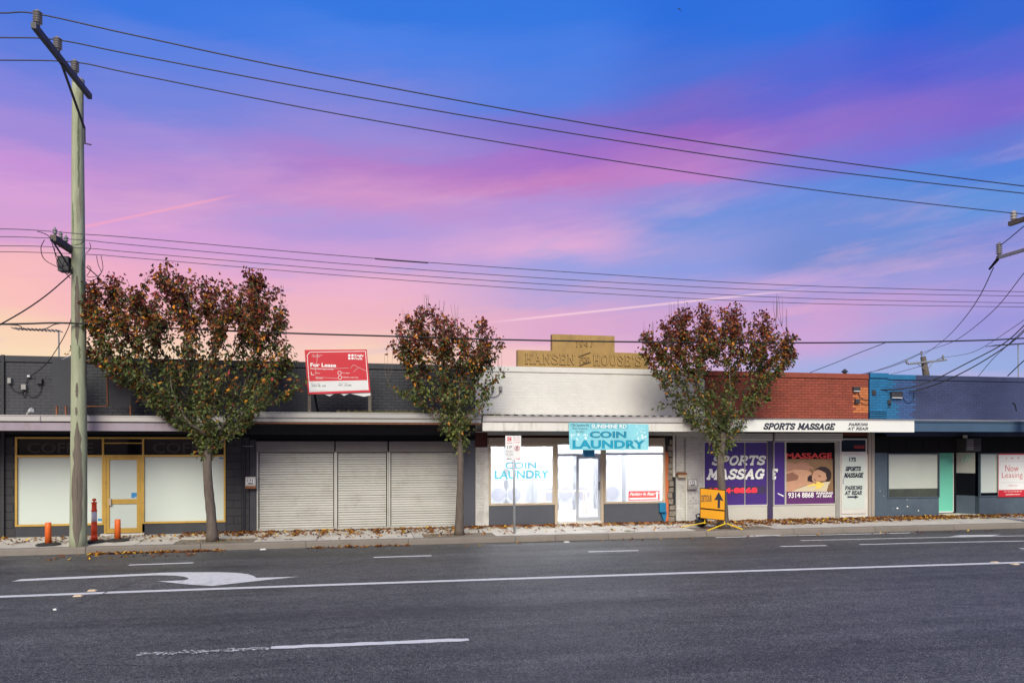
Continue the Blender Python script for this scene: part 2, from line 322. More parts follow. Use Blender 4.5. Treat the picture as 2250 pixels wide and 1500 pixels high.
# ------------------------------------------------------------------ object helpers
def wloc(o):
    v = Vector((0, 0, 0))
    while o is not None: v += o.location; o = o.parent
    return v
def setp(o, label=None, cat=None, group=None, kind=None):
    if label: o['label'] = label
    if cat: o['category'] = cat
    if group: o['group'] = group
    if kind: o['kind'] = kind
    return o
def thing(name, loc, label, cat, group=None):
    o = bpy.data.objects.new(name, None); C.objects.link(o); o.location = loc; o.empty_display_size = .2
    return setp(o, label, cat, group)
class MB:
    def __init__(s): s.v = []; s.f = []
    def add(s, vs, fs):
        b = len(s.v); s.v += [tuple(x) for x in vs]; s.f += [tuple(b+i for i in f) for f in fs]; return s
    def box(s, x0, x1, y0, y1, z0, z1):
        return s.add([(x0,y0,z0),(x1,y0,z0),(x1,y1,z0),(x0,y1,z0),(x0,y0,z1),(x1,y0,z1),(x1,y1,z1),(x0,y1,z1)],
                     [(0,1,5,4),(1,2,6,5),(2,3,7,6),(3,0,4,7),(4,5,6,7),(3,2,1,0)])
    def tube(s, pts, r, n=8, cap=True):
        pts = [Vector(p) for p in pts]; rs = r if isinstance(r, (list, tuple)) else [r]*len(pts)
        b = len(s.v); u = None
        for i, p in enumerate(pts):
            d = (pts[min(i+1, len(pts)-1)] - pts[max(i-1, 0)])
            if d.length < 1e-9: d = Vector((0, 0, 1))
            d.normalize()
            if u is None: u = d.orthogonal().normalized()
            else:
                u = u - d*u.dot(d)
                u = u.normalized() if u.length > 1e-6 else d.orthogonal().normalized()
            w = d.cross(u)
            for k in range(n):
                a = 2*math.pi*k/n; q = p + (u*math.cos(a) + w*math.sin(a))*rs[i]; s.v.append(tuple(q))
        for i in range(len(pts)-1):
            for k in range(n):
                a, c = b+i*n+k, b+i*n+(k+1) % n; s.f.append((a, c, c+n, a+n))
        if cap: s.f.append(tuple(b+k for k in range(n))[::-1]); s.f.append(tuple(b+(len(pts)-1)*n+k for k in range(n)))
        return s
    def lathe(s, c, prof, n=20):
        b = len(s.v)
        for r, z in prof:
            for k in range(n):
                a = 2*math.pi*k/n; s.v.append((c[0]+r*math.cos(a), c[1]+r*math.sin(a), c[2]+z))
        for i in range(len(prof)-1):
            for k in range(n):
                a, d = b+i*n+k, b+i*n+(k+1) % n; s.f.append((a, d, d+n, a+n))
        s.f.append(tuple(b+k for k in range(n))[::-1]); s.f.append(tuple(b+(len(prof)-1)*n+k for k in range(n)))
        return s
    def poly(s, pts, y, th=.0):     # polygon in the XZ plane facing -Y
        n = len(pts)
        if th == 0: return s.add([(x, y, z) for x, z in pts], [tuple(range(n))])
        vs = [(x, y, z) for x, z in pts] + [(x, y+th, z) for x, z in pts]
        return s.add(vs, [tuple(range(n)), tuple(range(2*n-1, n-1, -1))] + [(i, i+n, (i+1) % n+n, (i+1) % n) for i in range(n)])
    def mesh(s, name, m, smooth=False, off=Vector((0, 0, 0))):
        me = bpy.data.meshes.new(name); me.from_pydata([(x-off[0], y-off[1], z-off[2]) for x, y, z in s.v], [], s.f)
        me.materials.append(M[m] if isinstance(m, str) else m)
        if smooth: me.polygons.foreach_set('use_smooth', [True]*len(me.polygons))
        me.update(); return me
    def build(s, name, m, parent=None, smooth=False, bevel=0, **kw):
        xs, ys, zs = zip(*s.v)
        off = Vector(((min(xs)+max(xs))/2, (min(ys)+max(ys))/2, min(zs)))
        me = s.mesh(name, m, smooth, off)
        o = bpy.data.objects.new(name, me); C.objects.link(o)
        if parent is not None: o.parent = parent; o.location = off - wloc(parent)
        else: o.location = off
        if bevel:
            bv = o.modifiers.new('bevel', 'BEVEL'); bv.width = bevel; bv.segments = 2; bv.limit_method = 'ANGLE'
        setp(o, **kw); return o
def R(parent, name, px0, y0, px1, y1, Y, th, m, ref=None, bevel=0, **kw):
    ref = ref if ref is not None else (px0+px1)/2
    x0, x1 = Xp(px0, Y), Xp(px1, Y)
    z1 = Zp(ref, y0, Y); z0 = 0.0 if y1 is None else Zp(ref, y1, Y)
    return MB().box(x0, x1, Y, Y+th, z0, z1).build(name, m, parent, bevel=bevel, **kw)
def B(parent, name, x0, x1, y0, y1, z0, z1, m, bevel=0, **kw):
    return MB().box(x0, x1, y0, y1, z0, z1).build(name, m, parent, bevel=bevel, **kw)
def place_text(vs, fs, parent, name, m, **kw):
    mb = MB(); mb.v = vs; mb.f = fs; return mb.build(name, m, parent, **kw)
def textxz(s, x0, x1, z0, z1, Y, m, parent, name='lettering', shear=0., bold=0., outline=None, ow=.03, **kw):
    def one(off, yy, mm, nm):
        cu = bpy.data.curves.new('t', 'FONT'); cu.body = s; cu.shear = shear; cu.offset = off; cu.resolution_u = 3
        cu.fill_mode = 'FRONT'
        ob = bpy.data.objects.new('t', cu); C.objects.link(ob)
        dg = bpy.context.evaluated_depsgraph_get(); me = bpy.data.meshes.new_from_object(ob.evaluated_get(dg))
        v = [(p.co.x, p.co.y) for p in me.vertices]; f = [tuple(p.vertices) for p in me.polygons]
        bpy.data.objects.remove(ob); bpy.data.curves.remove(cu); bpy.data.meshes.remove(me)
        return v, f
    v, f = one(bold, Y, m, name)
    ax, bx = min(p[0] for p in v), max(p[0] for p in v); az, bz = min(p[1] for p in v), max(p[1] for p in v)
    kx, kz = (x1-x0)/(bx-ax), (z1-z0)/(bz-az)
    if outline:
        v2, f2 = one(bold+ow, Y, outline, name)
        place_text([(x0+(a-ax)*kx, Y+.0015, z0+(b-az)*kz) for a, b in v2], f2, parent, 'lettering_outline', outline)
    return place_text([(x0+(a-ax)*kx, Y, z0+(b-az)*kz) for a, b in v], f, parent, name, m, **kw)
def T(s, px0, y0, px1, y1, Y, m, parent, ref=None, **kw):
    ref = ref if ref is not None else (px0+px1)/2
    return textxz(s, Xp(px0, Y), Xp(px1, Y), Zp(ref, y1, Y), Zp(ref, y0, Y), Y, m, parent, **kw)
def arc(cx, cy, rx, ry, a0, a1, n=12):
    return [(cx+rx*math.cos(math.radians(a0+(a1-a0)*i/n)), cy+ry*math.sin(math.radians(a0+(a1-a0)*i/n))) for i in range(n+1)]
def sf(x, y=0, w=.16): return [(x-w, y), (x+w, y)]
GL = {
 'S': [[(.84,.78),(.74,.93),(.5,1),(.24,.94),(.12,.77),(.2,.61),(.5,.5),(.8,.4),(.9,.23),(.78,.06),(.5,0),(.24,.06),(.12,.24)], [(.86,.97),(.86,.72)], [(.1,.03),(.1,.28)]],
 'P': [[(.2,0),(.2,1)], [(.05,1),(.6,1),(.84,.9),(.88,.74),(.8,.56),(.6,.47),(.2,.47)], sf(.2)],
 'O': [arc(.5,.5,.41,.5,0,360,20)],
 'R': [[(.2,0),(.2,1)], [(.05,1),(.6,1),(.82,.9),(.86,.75),(.78,.58),(.6,.5),(.2,.5)], [(.5,.5),(.85,0)], sf(.2), sf(.88,0,.12)],
 'T': [[(.5,0),(.5,1)], [(.06,1),(.94,1)], sf(.5), [(.06,1),(.06,.8)], [(.94,1),(.94,.8)]],
 'M': [[(.14,0),(.18,1),(.5,.2),(.82,1),(.86,0)], sf(.14,0,.13), sf(.86,0,.13), sf(.12,1,.1), sf(.88,1,.1)],
 'A': [[(.1,0),(.5,1),(.9,0)], [(.26,.34),(.74,.34)], sf(.1,0,.13), sf(.9,0,.13)],
 'G': [arc(.5,.5,.4,.5,50,330,16), [(.86,0),(.86,.42)], [(.6,.42),(.98,.42)], [(.82,.97),(.82,.72)]],
 'E': [[(.2,0),(.2,1)], [(.05,1),(.86,1),(.86,.8)], [(.2,.52),(.66,.52)], [(.05,0),(.9,0),(.9,.2)]],
 'N': [[(.17,0),(.17,1),(.83,0),(.83,1)], sf(.17,0,.14), sf(.83,1,.14), sf(.1,1,.08)],
 'K': [[(.2,0),(.2,1)], [(.85,1),(.22,.42)], [(.42,.6),(.88,0)], sf(.2), sf(.88,0,.12), sf(.2,1), sf(.85,1,.12)],
 'I': [[(.5,0),(.5,1)], sf(.5), sf(.5,1)],
 'H': [[(.18,0),(.18,1)], [(.82,0),(.82,1)], [(.18,.5),(.82,.5)], sf(.18,0,.14), sf(.82,0,.14), sf(.18,1,.14), sf(.82,1,.14)],
 'F': [[(.2,0),(.2,1)], [(.05,1),(.88,1),(.88,.82)], [(.2,.52),(.68,.52)], sf(.2)],
 'U': [[(.17,1),(.17,.3),(.28,.07),(.5,0),(.72,.07),(.83,.3),(.83,1)], sf(.17,1,.14), sf(.83,1,.14)],
 "'": [[(.5,1),(.42,.74)]],
 '1': [[(.5,0),(.5,1),(.3,.8)], sf(.5)],
 '9': [arc(.5,.68,.32,.32,0,360,14), [(.82,.68),(.7,.25),(.35,0)]],
 '4': [[(.72,0),(.72,1),(.1,.3),(.95,.3)]],
 '7': [[(.12,1),(.9,1),(.45,0)]],
 '3': [[(.15,.85),(.4,1),(.7,.95),(.82,.76),(.7,.58),(.45,.53),(.72,.48),(.86,.27),(.72,.05),(.42,0),(.12,.14)]],
 '8': [arc(.5,.75,.3,.25,0,360,12), arc(.5,.26,.37,.26,0,360,12)],
 '6': [arc(.5,.32,.34,.32,0,360,14), [(.18,.34),(.3,.75),(.65,1)]],
 '5': [[(.82,1),(.25,1),(.2,.58),(.5,.64),(.8,.5),(.86,.28),(.7,.04),(.4,0),(.12,.12)]],
}
WID = {'I': .55, "'": .35, 'M': 1.15, '1': .55, ' ': .5, 'P': .88, 'E': .88, 'S': .85, 'F': .85}
def stroke_geo(s, x0, x1, z0, z1, Y, t, sl=0., relief=0., rnd=True, sp=.12):
    hgt = z1-z0; tot = sum(WID.get(c, 1.) for c in s) + sp*(len(s)-1)
    k = (x1-x0-t)/(tot + sl*hgt/((x1-x0)/tot)*0); kx = (x1-x0-t-sl*hgt)/tot
    mb = MB(); x = x0+t/2; i = 0
    for c in s:
        w = WID.get(c, 1.)
        for st in GL.get(c, []):
            P = [(x+p[0]*w*kx+sl*p[1]*hgt, z0+t/2+p[1]*(hgt-t)) for p in st]
            for a, b in zip(P, P[1:]):
                d = Vector((b[0]-a[0], b[1]-a[1]));
                if d.length < 1e-6: continue
                d.normalize(); nrm = Vector((-d.y, d.x))*t/2; e = d*t*.25
                i += 1; yy = Y - (i % 7)*.00025
                q = [(a[0]-e.x+nrm.x, a[1]-e.y+nrm.y), (a[0]-e.x-nrm.x, a[1]-e.y-nrm.y), (b[0]+e.x-nrm.x, b[1]+e.y-nrm.y), (b[0]+e.x+nrm.x, b[1]+e.y+nrm.y)]
                mb.poly(q, yy-relief, relief)
        x += (w+sp)*kx
    return mb
def ST_(s, px0, y0, px1, y1, Y, m, parent, t, sl=.2, outline=None, ow=.02, ref=None, name='lettering', relief=0., sp=.12):
    ref = ref if ref is not None else (px0+px1)/2
    a = (Xp(px0, Y), Xp(px1, Y), Zp(ref, y1, Y), Zp(ref, y0, Y))
    if outline: 
        o = stroke_geo(s, a[0]-ow, a[1]+ow, a[2]-ow, a[3]+ow, Y+.0025, t+2*ow, sl, sp=sp); o.build('lettering_outline', outline, parent)
    return stroke_geo(s, *a, Y, t, sl, relief, sp=sp).build(name, m, parent)

# ------------------------------------------------------------------ ground, road, footpath
B(None, 'ground', -600, 600, -200, 900, -.5, -.2, 'far_ground', kind='structure', label='bare dark ground behind the shops')
road = MB().add([(-300, -60, -.15), (300, -60, -.15), (300, YK, -.15), (-300, YK, -.15)], [(0, 1, 2, 3)]).build('road', 'asphalt', None, kind='structure', label='dark asphalt road in front of the shops')
def marking(name, pts, m='road_paint', z=-.146, jag=0, **kw):
    P = [G(px, py) for px, py in pts]
    vs = [(p.x, p.y, z) for p in P]
    return MB().add(vs, [tuple(range(len(vs)))]).build(name, m, road, **kw)
def strip(name, pts, wd, m='road_paint', z=-.146, jit=0., **kw):
    P = []
    for (a, b) in zip(pts, pts[1:]):
        A, Bq = G(*a), G(*b); n = max(1, int((Bq-A).length/.12)) if jit else 1
        for i in range(n): P.append(A.lerp(Bq, i/n))
    P.append(G(*pts[-1])); vs = []; fs = []
    rr = random.Random(3)
    for i, p in enumerate(P):
        w = wd/2*(1+rr.uniform(-jit, jit))
        w2 = wd/2*(1+rr.uniform(-jit, jit)); ex = (.8 if jit and i in (0, len(P)-1) else 1)
        vs += [(p.x, p.y-w*ex, z), (p.x, p.y+w2*ex, z)]
        if i: fs.append((2*i-2, 2*i, 2*i+1, 2*i-1))
    return MB().add(vs, fs).build(name, m, road, **kw)
strip('centre_line', [(-900, 1341), (0, 1310.5), (228, 1302)], .17)
strip('centre_line', [(232, 1301.6), (750, 1283.5), (1500, 1258.5), (2250, 1235), (3400, 1203)], .17)
strip('edge_line', [(-700, 1252), (0, 1229), (750, 1203), (1500, 1186.5), (2250, 1168.5), (3000, 1150)], .05, 'road_paint_worn')
strip('lane_dash', [(595, 1422.5), (700, 1418), (1030, 1404.5)], .135, jit=.22)
rq = random.Random(6); mbw = MB()
for i in range(230):
    t_ = rq.random()**.8; p_ = G(300+292*t_, 1437-13.5*t_); q_ = rq.uniform(.006, .022); y_ = p_.y+rq.gauss(0, .028); x_ = p_.x
    a_ = rq.uniform(0, 3); mbw.add([(x_+q_*1.6*math.cos(a_+k_*1.57), y_+q_*math.sin(a_+k_*1.57), -.1455) for k_ in range(4)], [(0, 1, 2, 3)])
mbw.build('worn_dash', 'road_paint', road, kind='stuff')
mbw = MB()
for i in range(26):
    t_ = rq.random(); p_ = G(rq.uniform(370, 500), rq.uniform(1273, 1284)); q_ = rq.uniform(.006, .02)
    mbw.add([(p_.x-q_*4, p_.y, -.1435), (p_.x, p_.y-q_*.5, -.1435), (p_.x+q_*4, p_.y, -.1435), (p_.x, p_.y+q_*.5, -.1435)], [(0, 1, 2, 3)])
mbw.build('paint_wear', 'asphalt', road, kind='stuff')
for a, b in (((283, 1240.8), (425, 1236)), ((821, 1224), (948, 1220.3)), ((1293, 1211.8), (1403, 1208.8)), ((1715, 1200), (1816, 1198)), ((-330, 1258), (-170, 1253.5))):
    strip('lane_dash', [a, b], .12)
strip('lane_dash', [(2242, 1205), (2330, 1203)], .12)
strip('bay_line', [(1888, 1196), (2060, 1191.5), (2250, 1188), (2700, 1178)], .10)
strip('bay_line', [(1760, 1187), (2000, 1181.5), (2250, 1176.5), (2700, 1167)], .09)
strip('bay_line', [(1573, 1180.5), (1700, 1177), (2010, 1170)], .12)
marking('turn_arrow', [(1632, 1178), (1660, 1175.5), (1720, 1174.5), (1700, 1177.5)])
marking('turn_arrow', [(2085, 1178.5), (2110, 1175.5), (2200, 1174.5), (2170, 1179)], z=-.142)
marking('turn_arrow', [(26,1277),(46,1272.2),(120,1268.5),(200,1265),(270,1262),(325,1259.5),(350,1257.8),(400,1256.8),(480,1256.6),(520,1258),(545,1261),(558,1265),(563,1269),(600,1268),(658,1266.3),(600,1272),(540,1278.5),(467,1286.8),(420,1284),(380,1280),(346,1276.6),(380,1275.5),(404,1274.5),(413,1272.3),(414,1269.5),(405,1266.5),(385,1264.2),(350,1263.3),(300,1264.8),(200,1269.5),(120,1273)])
# seam in the asphalt
strip('tar_seam', [(-120, 1452), (60, 1375), (150, 1335), (232, 1302), (300, 1278), (345, 1259), (372, 1249)], .05, 'tar', z=-.140, jit=.5)
strip('tar_crack', [(640, 1388), (700, 1383), (760, 1378), (812, 1375)], .012, 'tar', z=-.141, jit=.7)
stud_lab = ['yellow road stud just above the centre line at left', 'yellow road stud on the lower edge of the centre line at left', 'yellow road stud above the centre line at the far right', 'yellow road stud below the centre line at the far right', 'white road stud near the kerb in front of the left shutter', 'white road stud near the kerb in front of the laundry door', 'lone white road stud below the centre line at far left']
for (px, py), sl_ in zip(((203, 1297), (172, 1308.5), (2186, 1235), (2230, 1239), (578, 1206.5), (1245, 1190.5), (121, 1339)), stud_lab):
    p = G(px, py); f_ = 1 if py != 1339 else .35
    mb = MB(); mb.add([(p.x-.07,p.y-.06,-.15),(p.x+.07,p.y-.06,-.15),(p.x+.07,p.y+.06,-.15),(p.x-.07,p.y+.06,-.15),(p.x-.05,p.y-.035,-.13),(p.x+.05,p.y-.035,-.13),(p.x+.05,p.y+.035,-.13),(p.x-.05,p.y+.035,-.13)],
        [(0,1,5,4),(1,2,6,5),(2,3,7,6),(3,0,4,7),(4,5,6,7)])
    mb.v = [((v[0]-p.x)*f_+p.x, (v[1]-p.y)*f_+p.y, v[2]) for v in mb.v]; setp(mb.build('road_stud', 'wood_bench' if px in (203, 172, 2186, 2230) else 'road_paint'), sl_, 'road stud', 'road studs glued along the painted lines')
strip('tar_crack', [(1180, 1330), (1290, 1322), (1380, 1325), (1470, 1316)], .010, 'tar', z=-.141, jit=.8)
strip('tar_crack', [(60, 1468), (180, 1460), (330, 1463)], .008, 'tar', z=-.141, jit=.8)
strip('tar_crack', [(1500, 1168), (1540, 1200), (1600, 1225)], .012, 'tar', z=-.139, jit=.8)
# footpath with slabs (kerb is its own)
foot = B(None, 'footpath', -60, 60, YK+.16, 24, -.3, -.03, 'joint_dark', kind='structure', label='pale concrete footpath with fallen leaves')
joints = [-60, -30] + [Xp(px, 19.3) for px in (-420, -230, -60, 120, 320, 520, 700, 905, 1110, 1290, 1480, 1680, 1880, 2080, 2290, 2500)] + [40, 60]
pits = [(388, 560, 'a'), (930, 1085, 'b'), (1520, 1690, 'c')]
PX = [(Xp(a, 18.7), Xp(b, 18.7)) for a, b, _ in pits]
def slab(x0, x1, y0, y1): B(foot, 'slab', x0+.009, x1-.009, y0+.006, y1-.006, -.03, 0, 'concrete')
YM = 19.12
for a, b in zip(joints, joints[1:]):
    slab(a, b, YM, YW+.02)
    segs = [(a, b)]
    for p, q in PX:
        ns = []
        for u, v in segs:
            if q <= u or p >= v: ns.append((u, v))
            else:
                if p-u > .05: ns.append((u, p))
                if v-q > .05: ns.append((q, v))
        segs = ns
    for u, v in segs: slab(u, v, YK+.16, YM)
for i, (p, q) in enumerate(PX):
    mb = MB(); n = 14; rr = random.Random(i)
    for a in range(n):
        for b in range(6):
            pass
    vs = [(p+(q-p)*a/n, YK+.16+(YM-YK-.16)*b/6, -.012+rr.uniform(0, .02)) for b in range(7) for a in range(n+1)]
    fs = [(b*(n+1)+a, b*(n+1)+a+1, (b+1)*(n+1)+a+1, (b+1)*(n+1)+a) for b in range(6) for a in range(n)]
    MB().add(vs, fs).build('soil_patch', 'soil', foot)
kerb = B(None, 'kerb', -60, 60, YK+.03, YK+.15, -.3, -.05, 'joint_dark', kind='structure', label='concrete kerb along the road')
kj = [-60, -40, -25] + [Xp(px, YK) for px in (-300, -60, 187, 440, 672, 897, 1133, 1220, 1337, 1553, 1745, 1923, 2097, 2290, 2500)] + [32, 45, 60]
for a, b in zip(kj, kj[1:]):
    mb = MB(); a += .006; b -= .006
    prof = [(YK, -.16), (YK+.012, -.035), (YK+.03, -.008), (YK+.055, .001), (YK+.155, .002), (YK+.155, -.16)]
    vs = [(a, y, z) for y, z in prof] + [(b, y, z) for y, z in prof]; n = len(prof)
    mb.add(vs, [(i, i+n, (i+1) % n+n, (i+1) % n) for i in range(n)] + [tuple(range(n)), tuple(range(2*n-1, n-1, -1))]).build('kerb_stone', 'kerb_concrete', kerb)

# ------------------------------------------------------------------ brick walls
BM = {}
def brickmesh(w, h, m):
    k = (round(w, 3), round(h, 3), m)
    if k not in BM:
        mb = MB(); d = .05; e = .004
        vs = [(-w/2, 0, -h/2), (w/2, 0, -h/2), (w/2, 0, h/2), (-w/2, 0, h/2), (-w/2+e, -.006, -h/2+e), (w/2-e, -.006, -h/2+e), (w/2-e, -.006, h/2-e), (-w/2+e, -.006, h/2-e),
              (-w/2, d, -h/2), (w/2, d, -h/2), (w/2, d, h/2), (-w/2, d, h/2)]
        mb.add(vs, [(4,5,6,7), (0,1,5,4), (1,2,6,5), (2,3,7,6), (3,0,4,7), (8,9,1,0), (9,10,2,1), (10,11,3,2), (11,8,0,3)])
        BM[k] = mb.mesh('brick', m)
    return BM[k]
def bricks(parent, x0, x1, z0, z1, Y, mfun, bw=.24, bh=.083, j=.010, limit=300, name='brick', cx=0., skip=None, jit=.0012, jn=None):
    rr = random.Random(int(abs(x0)*100)); L = []
    rows = int(round((z1-z0)/bh)); bh = (z1-z0)/rows
    for r in range(rows):
        x = x0 - (bw/2 if r % 2 else 0)
        while x < x1-.02:
            a, b = max(x, x0), min(x+bw, x1)
            if b-a > .05:
                c = ((a+b)/2, z0+(r+.5)*bh, b-a-j)
                if not (skip and skip(c[0], c[1])): L.append(c)
            x += bw
    L.sort(key=lambda c: abs(c[0]-cx))
    vis = L[:limit]; rest = L[limit:]
    po = wloc(parent)
    for x, z, w in vis:
        o = bpy.data.objects.new(name, brickmesh(w, bh-j, mfun(x, z))); C.objects.link(o); o.parent = parent
        o.location = Vector((x, Y+rr.uniform(-jit, jit), z)) - po
    bym = {}
    for x, z, w in rest: bym.setdefault(mfun(x, z), []).append((x, z, w))
    for mm, l in bym.items():
        mb = MB()
        for x, z, w in l: 
            y = Y+rr.uniform(-jit, jit)-.004; mb.box(x-w/2, x+w/2, y, y+.05, z-(bh-j)/2, z+(bh-j)/2)
        mb.build(name, mm, parent, kind='stuff')
ZT = 4.57
def parapet(root, x0, x1, bm, mm, capm, zb=2.85, mfun=None, top=ZT, skip=None, cx=0, md=-.003):
    capz = top-.155
    B(root, 'wall', x0, x1, YW+md, YW+.23, zb-.25, capz, mm)
    B(root, 'parapet_cap', x0, x1, YW-.035, YW+.26, capz, top, capm, bevel=.006)
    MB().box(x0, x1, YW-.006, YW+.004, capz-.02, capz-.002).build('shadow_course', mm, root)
    bricks(root, x0, x1, zb, capz-.022, YW-.001, mfun or (lambda x, z: bm), skip=skip, cx=cx)
def shell(root, x0, x1, m, solid=True):
    # party walls, roof and rear of the shop
    if solid: B(root, 'rear_wing', x0+.01, x1-.01, 22.6, 30, 0, 4.05, m)
    B(root, 'roof', x0+.01, x1-.01, YW+.24, 30.1, 4.06, 4.16, 'galvanised')
b0, b1, b2, b3, b4, b5 = -16.0, Xp(548, YW), Xp(1044, YW), Xp(1548, YW), Xp(1908, YW), 27.0
BR = []
# =============================================== SHOP 1: coffee shop, gold frames
s1 = thing('shop_building', (-8, YW, 0), 'charcoal painted brick shop with gold framed windows and whited out glass', 'shop')
parapet(s1, Xp(8, YW), b1, 'charcoal_brick', 'charcoal_mortar', 'charcoal_wall', cx=-5)
parapet(s1, b0, Xp(5, YW)-.02, 'charcoal_brick', 'charcoal_mortar', 'charcoal_wall', cx=-9)
shell(s1, b0, b1, 'charcoal_wall')
R(s1, 'pilaster', 2, 779, 8.5, None, YW-.07, .06, 'charcoal_block')
zt1 = Zp(265, 960, YW)
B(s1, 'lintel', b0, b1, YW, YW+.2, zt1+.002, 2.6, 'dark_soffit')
B(s1, 'wall', b0, Xp(34, YW), YW+.008, YW+.2, 0, zt1, 'charcoal_mortar')
B(s1, 'wall', Xp(496, YW), b1, YW+.008, YW+.2, 0, zt1, 'charcoal_mortar')
bricks(s1, Xp(-400, YW), Xp(34, YW)-.005, .02, zt1-.01, YW+.002, lambda x, z: 'charcoal_block', bw=.4, bh=.2, name='block', cx=-8)
bricks(s1, Xp(496, YW)+.005, Xp(531, YW), .02, zt1-.01, YW+.002, lambda x, z: 'charcoal_block', bw=.4, bh=.2, name='block', cx=-3)
bricks(s1, Xp(540, YW), b1, .02, zt1-.01, YW+.002, lambda x, z: 'charcoal_block', bw=.4, bh=.2, name='block', cx=-3)
B(s1, 'stall_riser', Xp(34, YW), Xp(228, YW), YW-.005, YW+.2, 0, Zp(100, 1155, YW), 'charcoal_wall')
B(s1, 'stall_riser', Xp(318, YW), Xp(496, YW), YW-.005, YW+.2, 0, Zp(400, 1148, YW), 'charcoal_wall')
def frame_bar(parent, a, ya, b, yb, th=.07, Y=YW-.03, m='gold_frame', ref=None, name='frame_bar'):
    return R(parent, name, a, ya, b, yb, Y, th, m, ref)
def window(shop, px0, px1, ztop, zbot, m_pane, m_frame, panes, Y=YW-.03, fw=.045, nm='window', pd=.05):
    """frame + panes; panes = list of (x0,x1,z0,z1) glazing rects in metres"""
    x0, x1 = Xp(px0, YW), Xp(px1, YW)
    mb = MB(); Yb = Y+.08
    mb.box(x0, x1, Y, Yb, ztop-fw, ztop); mb.box(x0, x1, Y, Yb, zbot, zbot+fw)
    mb.box(x0, x0+fw, Y, Yb, zbot+fw, ztop-fw); mb.box(x1-fw, x1, Y, Yb, zbot+fw, ztop-fw)
    f = mb.build(nm, m_frame, shop)
    return f
zb1 = Zp(100, 1155, YW); zr1 = Zp(400, 1148, YW); ztr = Zp(130, 1001.5, YW)
g = Zp
wL = window(s1, 34, 229, zt1, zb1, None, 'gold_frame', None)
B(wL, 'transom_bar', Xp(34, YW)+.045, Xp(229, YW)-.045, YW-.028, YW+.04, ztr-.025, ztr+.025, 'gold_frame')
B(wL, 'pane', Xp(34, YW)+.04, Xp(229, YW)-.04, YW+.03, YW+.05, ztr+.026, zt1-.046, 'dark_glass')
B(wL, 'pane', Xp(34, YW)+.04, Xp(229, YW)-.04, YW+.03, YW+.05, zb1+.046, ztr-.026, 'film_white')
T('COFFEE', 60, 972, 205, 995, YW+.028, 'coffee_letter', wL, bold=.015)
B(wL, 'sticker', Xp(214, YW), Xp(225, YW), YW+.026, YW+.029, zb1+.10, zb1+.16, 'sticker_blue')
wR = window(s1, 313, 496, zt1, zr1, None, 'gold_frame', None)
B(wR, 'transom_bar', Xp(313, YW)+.045, Xp(496, YW)-.045, YW-.028, YW+.04, ztr-.025, ztr+.025, 'gold_frame')
B(wR, 'pane', Xp(313, YW)+.04, Xp(496, YW)-.04, YW+.03, YW+.05, ztr+.026, zt1-.046, 'dark_glass')
B(wR, 'pane', Xp(313, YW)+.04, Xp(496, YW)-.04, YW+.03, YW+.05, zr1+.046, ztr-.026, 'film_white')
T('COFFEE', 336, 972, 478, 995, YW+.028, 'coffee_letter', wR, bold=.015)
B(wR, 'sticker', Xp(481, YW), Xp(490, YW), YW+.026, YW+.029, ztr-.09, ztr-.05, 'sticker_blue')
# door in the middle
x0, x1 = Xp(229, YW), Xp(313, YW)
dm = MB(); dm.box(x0+.002, x0+.05, YW-.028, YW+.05, .05, ztr-.027); dm.box(x1-.05, x1-.002, YW-.028, YW+.05, .05, ztr-.027)
dm.box(x0+.002, x1-.002, YW-.028, YW+.05, ztr-.025, ztr+.025); dm.box(x0+.002, x1-.002, YW-.028, YW+.05, zt1-.045, zt1)
dm.box(x0+.002, x1-.002, YW-.025, YW+.05, Zp(270, 973, YW)-.015, Zp(270, 973, YW)+.012)
df = dm.build('door_frame', 'gold_frame', s1)
B(df, 'pane', x0+.003, x1-.003, YW+.03, YW+.05, ztr+.026, zt1-.046, 'dark_glass')
B(s1, 'doorstep', x0-.06, x1+.06, YW-.1, YW+.1, .001, .045, 'cream_frame')
dz0, dz1 = .06, ztr-.03; a, b = x0+.055, x1-.055; zm = Zp(270, 1101, YW)
dd = MB(); dd.box(a, a+.075, YW-.022, YW+.02, dz0, dz1); dd.box(b-.075, b, YW-.022, YW+.02, dz0, dz1)
dd.box(a+.075, b-.075, YW-.022, YW+.02, dz1-.07, dz1); dd.box(a+.075, b-.075, YW-.022, YW+.02, dz0, dz0+.12); dd.box(a+.075, b-.075, YW-.022, YW+.02, zm-.06, zm+.06)
door = dd.build('door', 'gold_frame', s1)
B(door, 'pane', a+.07, b-.07, YW+.002, YW+.014, dz0+.12, zm-.06, 'film_white'); B(door, 'pane', a+.07, b-.07, YW+.002, YW+.014, zm+.06, dz1-.07, 'film_white')
B(door, 'handle', a+.06, a+.13, YW-.06, YW-.022, zm-.10, zm+.08, 'beige_frame', bevel=.01)
B(door, 'sticker', b-.21, b-.08, YW-.003, YW+.001, zm+.09, zm+.22, 'sticker_blue')
T('WE CARE', 296, 1090, 307, 1092.5, YW-.005, 'print_white', door)
